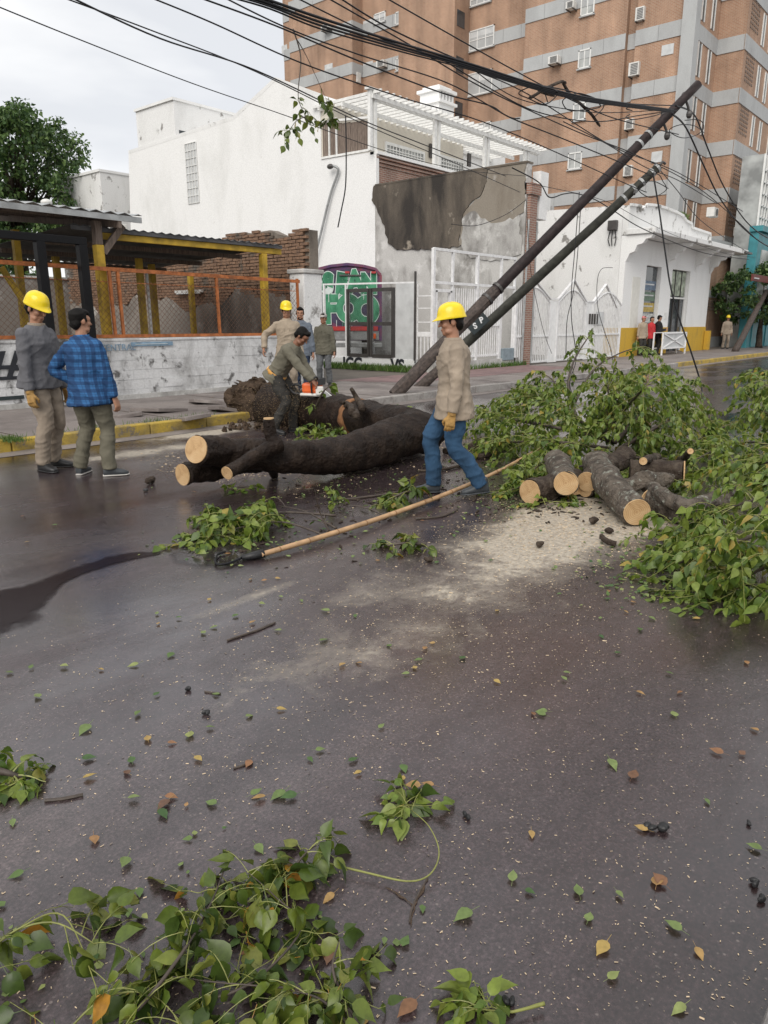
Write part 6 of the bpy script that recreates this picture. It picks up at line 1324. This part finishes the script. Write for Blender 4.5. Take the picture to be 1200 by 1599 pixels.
def person(label, loc, facing, H=1.73, pelvis=(0,0,.93), lean=(0,.02,.5), sh_yaw=0, ank=None, toe=(0,0), hands=None, elbow=None, knee=None, look=(0,0), top='c_khaki', bot='c_jeans', shoe='boot', sole=None, glove=None, hat=None, skin='skin', hair=True,
           beard=False, vox=.009, hem=.17, handd=None, palms=None, curl=(.5,.5), belt=None, cat='person', fat=1.0, grp=None, heelup=(0,0), collar=None, pocket=True):
    f2 = V((facing[0], facing[1], 0)).normalized(); rz = math.atan2(f2.y, f2.x)-math.pi/2; s = H/1.73
    root = empty('person', loc, label, cat, grp, rz); R0 = Matrix.Rotation(rz, 4, 'Z'); T = Matrix.Translation(loc) @ R0 @ Matrix.Scale(s, 4)
    P_ = V(pelvis); ln = V(lean); up = ln.normalized(); rgt = V((1,0,0)); fwd = up.cross(rgt).normalized(); fwd = fwd if fwd.y > -.2 else -fwd
    if abs(up.dot(rgt)) > .01: rgt = (rgt-up*rgt.dot(up)).normalized()
    fwd = (UPZ if abs(up.z) < .2 else up).cross(rgt) if False else up.cross(rgt)*1.0
    fwd = up.cross(rgt); Ry = Matrix.Rotation(sh_yaw, 3, up); srg, sfw = Ry @ rgt, Ry @ fwd
    def tp(t, dx=0, dy=0): return P_+up*t+rgt*dx+fwd*dy
    neckb = tp(.52)+up*.0; shc = tp(.435); SH = [shc-srg*.168*fat, shc+srg*.168*fat]
    HR = Matrix.Rotation(0, 3, 'Z') @ rotm(look[0], look[1]); neck_dir = (up*.6+UPZ*.4+V((0,.25,0))*(1 if up.y > .3 else .1)).normalized(); Hc = neckb+neck_dir*.162+V((0,.018,0))
    hips = [P_-rgt*.088, P_+rgt*.088]; ank = ank or [(-.1,0,.09), (.1,0,.09)]; knee = knee or [(0,1,0), (0,1,0)]; KN, AN = [], []
    for i in (0, 1): k_, a_ = ik(hips[i], ank[i], .435, .425, knee[i]); KN.append(k_); AN.append(a_)
    hands = hands or [(-.26,.04,.80), (.26,.04,.80)]; elbow = elbow or [(-.4,-1,0), (.4,-1,0)]; EL, WR = [], []
    for i in (0, 1): e_, w_ = ik(SH[i], hands[i], .295, .265, elbow[i]); EL.append(e_); WR.append(w_)
    handd = handd or [None, None]; palms = palms or [(1,0,0), (-1,0,0)]
    HD = [V(handd[i]) if handd[i] else (WR[i]-EL[i]).normalized() for i in (0, 1)]
    def blend(t, a, b_): return a+(b_-a)*t
    def torso(mb, g, tmin, hemflare=0):
        rings = []
        for t, rx, ry, sy in ((-.17,.175,.125,0), (-.08,.175,.125,0), (0,.172,.122,.0), (.1,.158,.113,.2), (.2,.158,.112,.4), (.32,.172,.120,.8), (.41,.178,.114,1), (.455,.166,.098,1), (.495,.118,.080,1), (.53,.066,.062,1)):
            if t < tmin: continue
            a_ = blend(sy, rgt, srg).normalized(); b_ = blend(sy, fwd, sfw).normalized(); fl = hemflare*max(0, (.1-t)/.27)
            rings.append((tp(t), a_*(rx*fat+g+fl), b_*(ry*fat+g+fl)))
        mb.loft(rings, 20)
    # ---- body: one continuous surface
    B = MB(); torso(B, 0, -.09); limb(B, [neckb-up*.03, neckb.lerp(Hc, .5), Hc-HR @ V((0,.01,.03))], [.062, .056, .054])
    for i in (0, 1):
        limb(B, [hips[i]+up*.02, hips[i].lerp(KN[i], .5), KN[i], KN[i].lerp(AN[i], .35)-V(knee[i]).normalized()*.015, AN[i]], [.088, .074, .055, .055, .036])
        limb(B, [SH[i], SH[i].lerp(EL[i], .5), EL[i], EL[i].lerp(WR[i], .4), WR[i]], [.052, .043, .033, .034, .026])
        hand(B, WR[i], HD[i], palms[i], -1 if i == 0 else 1, 1.0, curl[i])
        B.ell(AN[i]+V((math.sin(toe[i])*.035, math.cos(toe[i])*.035, -.045)), (.022,.055,.016), Matrix.Rotation(-toe[i], 3, 'Z'))
    h = lambda x, y, z: Hc+HR @ V((x, y, z))
    E_ = lambda c, r_: B.ell(h(*c), r_, HR, 18, 12)
    E_((0,-.012,.032), (.076,.096,.090)); E_((0,.018,-.035), (.060,.072,.072)); E_((0,.060,-.085), (.032,.030,.028)); E_((0,.055,.03), (.060,.042,.045)); E_((0,.082,.036), (.046,.014,.011))
    for sx in (-1, 1): E_((sx*.036,.058,-.018), (.026,.030,.026)); E_((sx*.077,-.008,-.002), (.010,.020,.031)); E_((sx*.045,.03,-.075), (.02,.04,.025))
    B.tube([h(0,.088,.022), h(0,.104,-.004), h(0,.113,-.022)], [.008, .011, .013], 8); E_((0,.114,-.022), (.016,.011,.010)); E_((0,.090,-.052), (.024,.010,.007)); E_((0,.088,-.064), (.021,.010,.008))
    body = solidify_mesh(B, 'body', M[skin], min(vox, .0075) if vox < .012 else vox, 2)
    def put(me, name): me.transform(T); return link(name, me, root)
    put(body, 'body')
    for sx in (-1, 1): put(MB().ell(h(sx*.032,.0905,.014), (.0095,.004,.004), HR, 8, 6).mesh('eye', M['eye'], True), 'eye'); put(MB().ell(h(sx*.033,.094,.032), (.016,.004,.0028), HR, 8, 6).mesh('eyebrow', M['hair'], True), 'eyebrow')
    put(MB().ell(h(0,.0955,-.058), (.020,.006,.004), HR, 10, 6).mesh('mouth', M['lip'], True), 'mouth')
    if hair:
        Hm = MB(); Hm.ell(h(0,-.028,.048), (.083,.094,.088), HR, 18, 12); Hm.ell(h(0,-.060,-.010), (.072,.050,.070), HR); Hm.ell(h(0,.050,.090), (.058,.038,.034), HR)
        for sx in (-1, 1): Hm.ell(h(sx*.068,.012,.018), (.012,.018,.034), HR)
        put(solidify_mesh(Hm, 'hair', M['hair'], max(vox, .008), 1, .006), 'hair')
    if beard:
        Bm = MB(); Bm.ell(h(0,.034,-.082), (.054,.052,.042), HR); Bm.ell(h(0,.088,-.045), (.024,.010,.005), HR); put(solidify_mesh(Bm, 'beard', M['hair'], .009, 2, .004), 'beard')
    # ---- clothes
    tv = max(vox, .011)
    Tr = MB(); Tr.loft([(tp(-.10), rgt*.160*fat, fwd*.122*fat), (tp(0), rgt*.172*fat, fwd*.124*fat), (tp(.06), rgt*.160*fat, fwd*.115*fat)], 18)
    for i in (0, 1):
        kd = V(knee[i]).normalized(); lim = [hips[i]+up*.03, hips[i].lerp(KN[i], .5), KN[i], KN[i].lerp(AN[i], .45)-kd*.02, AN[i]+V((0,-.01,-.015))]
        p = spline(lim, 6); Tr.tube(p, lerpl([.110*fat, .096*fat, .076, .073, .072], len(p)), 14); Tr.ell(p[0], (.110*fat,)*3, None, 12, 8)
    put(solidify_mesh(Tr, 'trousers', M[bot], tv, 3, .020), 'trousers')
    Sm = MB(); torso(Sm, .020, -hem, .034)
    for i in (0, 1):
        lim = [SH[i], SH[i].lerp(EL[i], .5), EL[i], EL[i].lerp(WR[i], .5), EL[i].lerp(WR[i], .93)]
        p = spline(lim, 6); Sm.tube(p, lerpl([.070, .066, .060, .056, .048], len(p)), 14); Sm.ell(p[0], (.070,)*3, None, 12, 8)
    put(solidify_mesh(Sm, 'shirt', M[top], tv, 3, .020), 'shirt')
    Cm = MB(); Cm.loft([(neckb-up*.045, srg*.100, sfw*.088), (neckb+up*.012+sfw*.006, srg*.080, sfw*.080), (neckb+up*.032+sfw*.008, srg*.074, sfw*.076)], 16); put(Cm.mesh('collar', M[collar or top], True), 'collar')
    if vox < .0105:   # collar flaps, front placket and chest pockets lie on the shirt
        for sx in (-1, 1):
            q0 = neckb+sfw*.066+up*.02+srg*sx*.018; q1 = neckb+sfw*.088-up*.045+srg*sx*.052; q2 = neckb+sfw*.060-up*.012+srg*sx*.078; q3 = neckb+sfw*.03+up*.030+srg*sx*.070
            put(MB().prism([q0, q1, q2, q3], sfw*.008).mesh('collar_flap', M[collar or top], fix=True), 'collar_flap')
        if pocket:
            for sx in (-1, 1):
                el = lambda xx: srg*xx*fat+sfw*((.119*fat+.020)*math.sqrt(max(0, 1-(xx*fat/(.174*fat+.020))**2))-.002)
                c0, c1, b_ = tp(.335)+el(sx*.042), tp(.335)+el(sx*.128), up*.05; pc_ = (c0+c1)/2; a_ = (c1-c0)/2*sx
                put(MB().prism([pc_-a_-b_, pc_+a_-b_, pc_+a_+b_, pc_-a_+b_], sfw*.007).mesh('chest_pocket', M[top], fix=True), 'chest_pocket')
                put(MB().prism([pc_-a_*1.06+b_*.45, pc_+a_*1.06+b_*.45, pc_+a_*1.06+b_*1.1, pc_-a_*1.06+b_*1.1], sfw*.012).mesh('pocket_flap', M[top], fix=True), 'pocket_flap')
    for i in (0, 1):
        Sh = MB(); a_ = AN[i]; td = V((math.sin(toe[i]), math.cos(toe[i]), 0)); sd2 = V((td.y, -td.x, 0)); pit = heelup[i]; tdp = (td*math.cos(pit)-UPZ*math.sin(pit)).normalized(); upf = sd2.cross(tdp)
        q = lambda l, w_, z: a_+tdp*l+sd2*w_+upf*z
        Sh.loft([(q(-.075,0,-.045), sd2*.032, upf*.040), (q(-.05,0,-.04), sd2*.040, upf*.046), (q(.02,0,-.035), sd2*.043, upf*.050), (q(.09,0,-.05), sd2*.047, upf*.036), (q(.15,0,-.058), sd2*.045, upf*.028), (q(.185,0,-.064), sd2*.026, upf*.018)], 14)
        Sh.loft([(q(-.025,0,-.03), sd2*.042, tdp*.052), (q(-.02,0,.06), sd2*.044, tdp*.05)], 12)
        put(solidify_mesh(Sh, 'boot', M[shoe], max(.009, vox), 2), 'boot')
        so = MB().loft([(q(-.08,0,-.080), sd2*.034, upf*.011), (q(-.03,0,-.080), sd2*.042, upf*.011), (q(.09,0,-.080), sd2*.050, upf*.010), (q(.16,0,-.080), sd2*.046, upf*.010), (q(.195,0,-.077), sd2*.022, upf*.008)], 12); put(so.mesh('boot_sole', M[sole or shoe], True), 'boot_sole')
    if glove:
        for i in (0, 1):
            if not glove[i]: continue
            Gm = MB(); hand(Gm, WR[i], HD[i], palms[i], -1 if i == 0 else 1, 1.02, curl[i], .0035); Gm.loft([(WR[i]-HD[i]*.07, HD[i].orthogonal().normalized()*.046, HD[i].cross(HD[i].orthogonal()).normalized()*.046), (WR[i]+HD[i]*.01, HD[i].orthogonal().normalized()*.034, HD[i].cross(HD[i].orthogonal()).normalized()*.034)], 12)
            put(solidify_mesh(Gm, 'glove', M['glove'], .005, 1), 'glove')
    if belt:
        put(MB().loft([(tp(.00), rgt*(.200*fat), fwd*(.152*fat)), (tp(.055), rgt*(.196*fat), fwd*(.150*fat))], 24).mesh('belt', M['belt'], True), 'belt')
    if hat == 'helmet':
        rows = []; n_ = 28; vs, fs = [], []
        prof2 = [(1.30, .030), (1.27, .036), (1.10, .044), (1.06, .060), (1.03, .085), (.95, .118), (.80, .144), (.56, .162), (.28, .171), (.02, .174)]
        for (rr, z) in prof2:
            for k in range(n_):
                a = 2*math.pi*k/n_; ca, sa = math.cos(a), math.sin(a); pk = max(0, sa)**3*(.034 if rr > 1.2 else (.008 if rr > 1.08 else 0)); bx = .95 if rr > 1.2 else 1
                brim = 1.13 if rr > 1.2 else rr; ridge = .006*max(0, 1-abs(ca)*4.5) if rr < 1 else 0
                vs.append(h(ca*.101*brim*bx, sa*.122*brim+pk*1.2-.006, z+.004-(pk*.25 if rr > 1.2 else 0)+ridge))
        m2 = len(prof2); fs = [(j*n_+k, j*n_+(k+1) % n_, (j+1)*n_+(k+1) % n_, (j+1)*n_+k) for j in range(m2-1) for k in range(n_)]+[tuple(range((m2-1)*n_, m2*n_))]
        me = MB().add(vs, fs).mesh('hard_hat', M['hard_hat'], True); o = put(me, 'hard_hat'); sm_ = o.modifiers.new('t', 'SOLIDIFY'); sm_.thickness = .004; sm_.offset = -1
        sb_ = o.modifiers.new('s', 'SUBSURF'); sb_.levels = 1; sb_.render_levels = 1
    if hat in ('cap', 'pinkcap'):
        Km = MB(); Km.ell(h(0,-.008,.062), (.088,.106,.078), HR, 18, 12); Km.ell(h(0,.125,.058), (.066,.062,.007), HR @ Matrix.Rotation(-.25, 3, 'X')); put(solidify_mesh(Km, 'cap', M[hat], .008, 2), 'cap')
    return root, T, WR
RTv, FWv = V((RT.x, RT.y)), V((F0.x, F0.y))
def face(r_, f_): return (RT*r_+F0*f_)
# walking man, facing left across the view
person('walking man in yellow hard hat, khaki shirt and blue jeans, crossing right of the trunk', gp(709,773,.0), face(-1, -.03), 1.74, pelvis=(.0,.02,.905), lean=(0,.015,.5), ank=[(-.09,-.235,.125), (.09,.20,.095)], knee=[(0,1,0), (0,1,0)], toe=(.0,.0), heelup=(.10, -.0),
       hands=[(-.265,.07,.79), (.22,-.02,.82)], elbow=[(-.3,-1,0), (.3,-1,0)], look=(.0,.12), top='c_khaki', bot='c_jeans', shoe='boot_grey', glove=(1,1), hat='helmet', vox=.008, hem=.19, fat=1.06)
# man in grey sweater, left edge
person('man in yellow hard hat, grey sweater and beige trousers at the left edge', gp(78,733,.0), face(.92, -.25), 1.86, ank=[(-.13,-.03,.09), (.11,.03,.09)], toe=(-.35,.25), lean=(0,.03,.5), hands=[(-.27,.10,.74), (.27,.10,.76)],
       look=(-.15,.38), top='c_grey', bot='c_beige_tr', glove=(1,1), hat='helmet', vox=.008, hem=.12, fat=1.10, collar='c_beige_tr', pocket=False)
# man in blue plaid, seen from behind
person('bareheaded man in blue plaid shirt and olive trousers seen from behind', gp(152,742,.0), face(.36, .93), 1.72, ank=[(-.19,-.02,.09), (.17,.02,.09)], toe=(-.3,.85), lean=(-.03,.0,.5), hands=[(-.20,.06,.97), (.285,.06,.82)], elbow=[(-1,-.5,.1), (.4,-1,0)],
       look=(-.30,.05), top='c_plaid', bot='c_olive', shoe='boot_grey', sole='sole', vox=.008, hem=.20, fat=1.1)
# man with the chainsaw, bent over the trunk
sloc = AT(447, 640, 10.9); sloc.z = 0
_, sT, sW = person('bareheaded man in olive shirt bending over the trunk with a chainsaw', sloc, face(.96, -.28), 1.72, pelvis=(0,-.14,.86), lean=(0,.30,.40), ank=[(-.16,.05,.09), (.15,-.12,.09)], toe=(-.2,.2), hands=[(-.12,.50,.66), (.12,.56,.70)], elbow=[(-.6,-.5,-.3), (.6,-.4,-.3)], handd=[(.3,.6,-.7), (-.2,.7,-.7)], palms=[(.3,0,-1), (-.3,0,-1)],
       look=(0,.75), top='c_oliveshirt', bot='c_dark_tr', skin='skin_dark', vox=.009, hem=.08, belt=True, curl=(.9,.9))
# chainsaw held in his hands
wl_, wr_ = sT @ sW[0], sT @ sW[1]; mid = (wl_+wr_)/2; fw_ = face(.96, -.28).normalized(); sx_ = fw_.cross(UPZ).normalized()
Mc = Matrix((fw_, -sx_, UPZ)).transposed().to_4x4(); Mc.translation = mid+V((0,0,-.10))
sawe = empty('chainsaw', mid, 'orange and white chainsaw cutting into the dark trunk', 'chainsaw')
MB().box((-.17,-.09,-.06), (.10,.09,.09)).xform(Mc).build('engine_cover', plain('saw_orange', (.72,.13,.03), .4, .1, 8, bs=0), sawe, bevel=.035)
MB().box((-.20,-.10,-.10), (.16,.10,-.055)).xform(Mc).build('engine_base', M['ac'], sawe, bevel=.025); MB().box((.06,-.13,-.08), (.18,-.095,.05)).xform(Mc).build('clutch_cover', M['ac'], sawe, bevel=.02)
MB().tube(spline([V((-.16,0,.02)), V((-.30,0,.06)), V((-.38,0,.0)), V((-.32,0,-.07)), V((-.18,0,-.08))], 5), .018, 8).xform(Mc).build('rear_handle', M['black_rubber'], sawe, smooth=True)
MB().tube(spline([V((.0,-.11,-.05)), V((.0,-.12,.10)), V((.02,0,.17)), V((.02,.12,.10)), V((0,.11,-.05))], 5), .014, 8).xform(Mc).build('front_handle', M['black_rubber'], sawe, smooth=True)
dn = Mc @ Matrix.Translation((.15,-.10,-.02)) @ Matrix.Rotation(.62, 4, 'Y'); MB().box((0,-.005,-.04), (.48,.005,.04)).xform(dn).build('guide_bar', M['steel'], sawe, bevel=.004)
MB().box((.10,-.13,.06), (.125,.13,.16)).xform(Mc).build('hand_guard', M['black_rubber'], sawe, bevel=.008)
# helpers behind
person('man in yellow hard hat and pale khaki shirt standing behind the chainsaw man', G(452,628,.15), face(.12, -1), 1.77, hands=[(-.25,.08,.80), (.42,.06,.95)], elbow=[(-.4,-1,0), (.8,-.6,0)], look=(.12,.12), top='c_khaki2', bot='c_beige_tr', hat='helmet', vox=.010)
person('bearded bareheaded man half hidden behind the pale khaki shirt', G(473,612,.15), face(-.1, -1), 1.74, look=(.2,.05), top='c_bluegrey', bot='c_navy', beard=True, vox=.011)
person('man in grey cap and olive shirt standing by the white pier', G(508,602,.15), face(-.12, -1), 1.64, hands=[(-.26,.05,.80), (.28,.06,.78)], ank=[(-.12,0,.09), (.13,.02,.09)], toe=(-.3,.3), look=(-.05,.05), top='c_oliveshirt2', bot='c_washed', hat='cap', skin='skin', vox=.010, shoe='boot')
# far figures
person('distant man in yellow hard hat and khaki overalls near the small leaning pole', G(1132,545,.15), face(-.2, -1), 1.78, top='c_khaki', bot='c_beige_tr', hat='helmet', vox=.016, ank=[(-.12,0,.09), (.12,0,.09)])
q = PY(1027, 520, 12.85); _, pT, pW = person('man in dark clothes looking at a phone in front of the shop', V((q.x, q.y, .15)), face(.95, .2), 1.74, hands=[(-.05,.36,1.12), (.06,.36,1.10)], elbow=[(-.3,-.4,-1), (.3,-.4,-1)], look=(0,.3), top='c_black', bot='c_dark_tr', vox=.016)
pc = pT @ ((V(pW[0])+V(pW[1]))/2); ph = MB().box((pc.x-.05, pc.y-.06, pc.z+.02), (pc.x+.06, pc.y+.06, pc.z+.05)).build('mobile_phone', M['black_rubber'], None, bevel=.006); tag(ph, 'mobile phone in the hands of the dark dressed man by the shop', 'phone')
q = PY(1016, 520, 13.0); person('person in red shirt half hidden behind the man with the phone', V((q.x, q.y, .15)), face(.4, -.7), 1.68, top='c_red', bot='c_dark_tr', vox=.018)
q = PY(1003, 520, 13.1); person('person in pink cap and pale shirt in the shop entrance, left of the red shirt', V((q.x, q.y, .15)), face(.3, -.8), 1.70, top='c_khaki2', bot='c_dark_tr', hat='pinkcap', vox=.018)
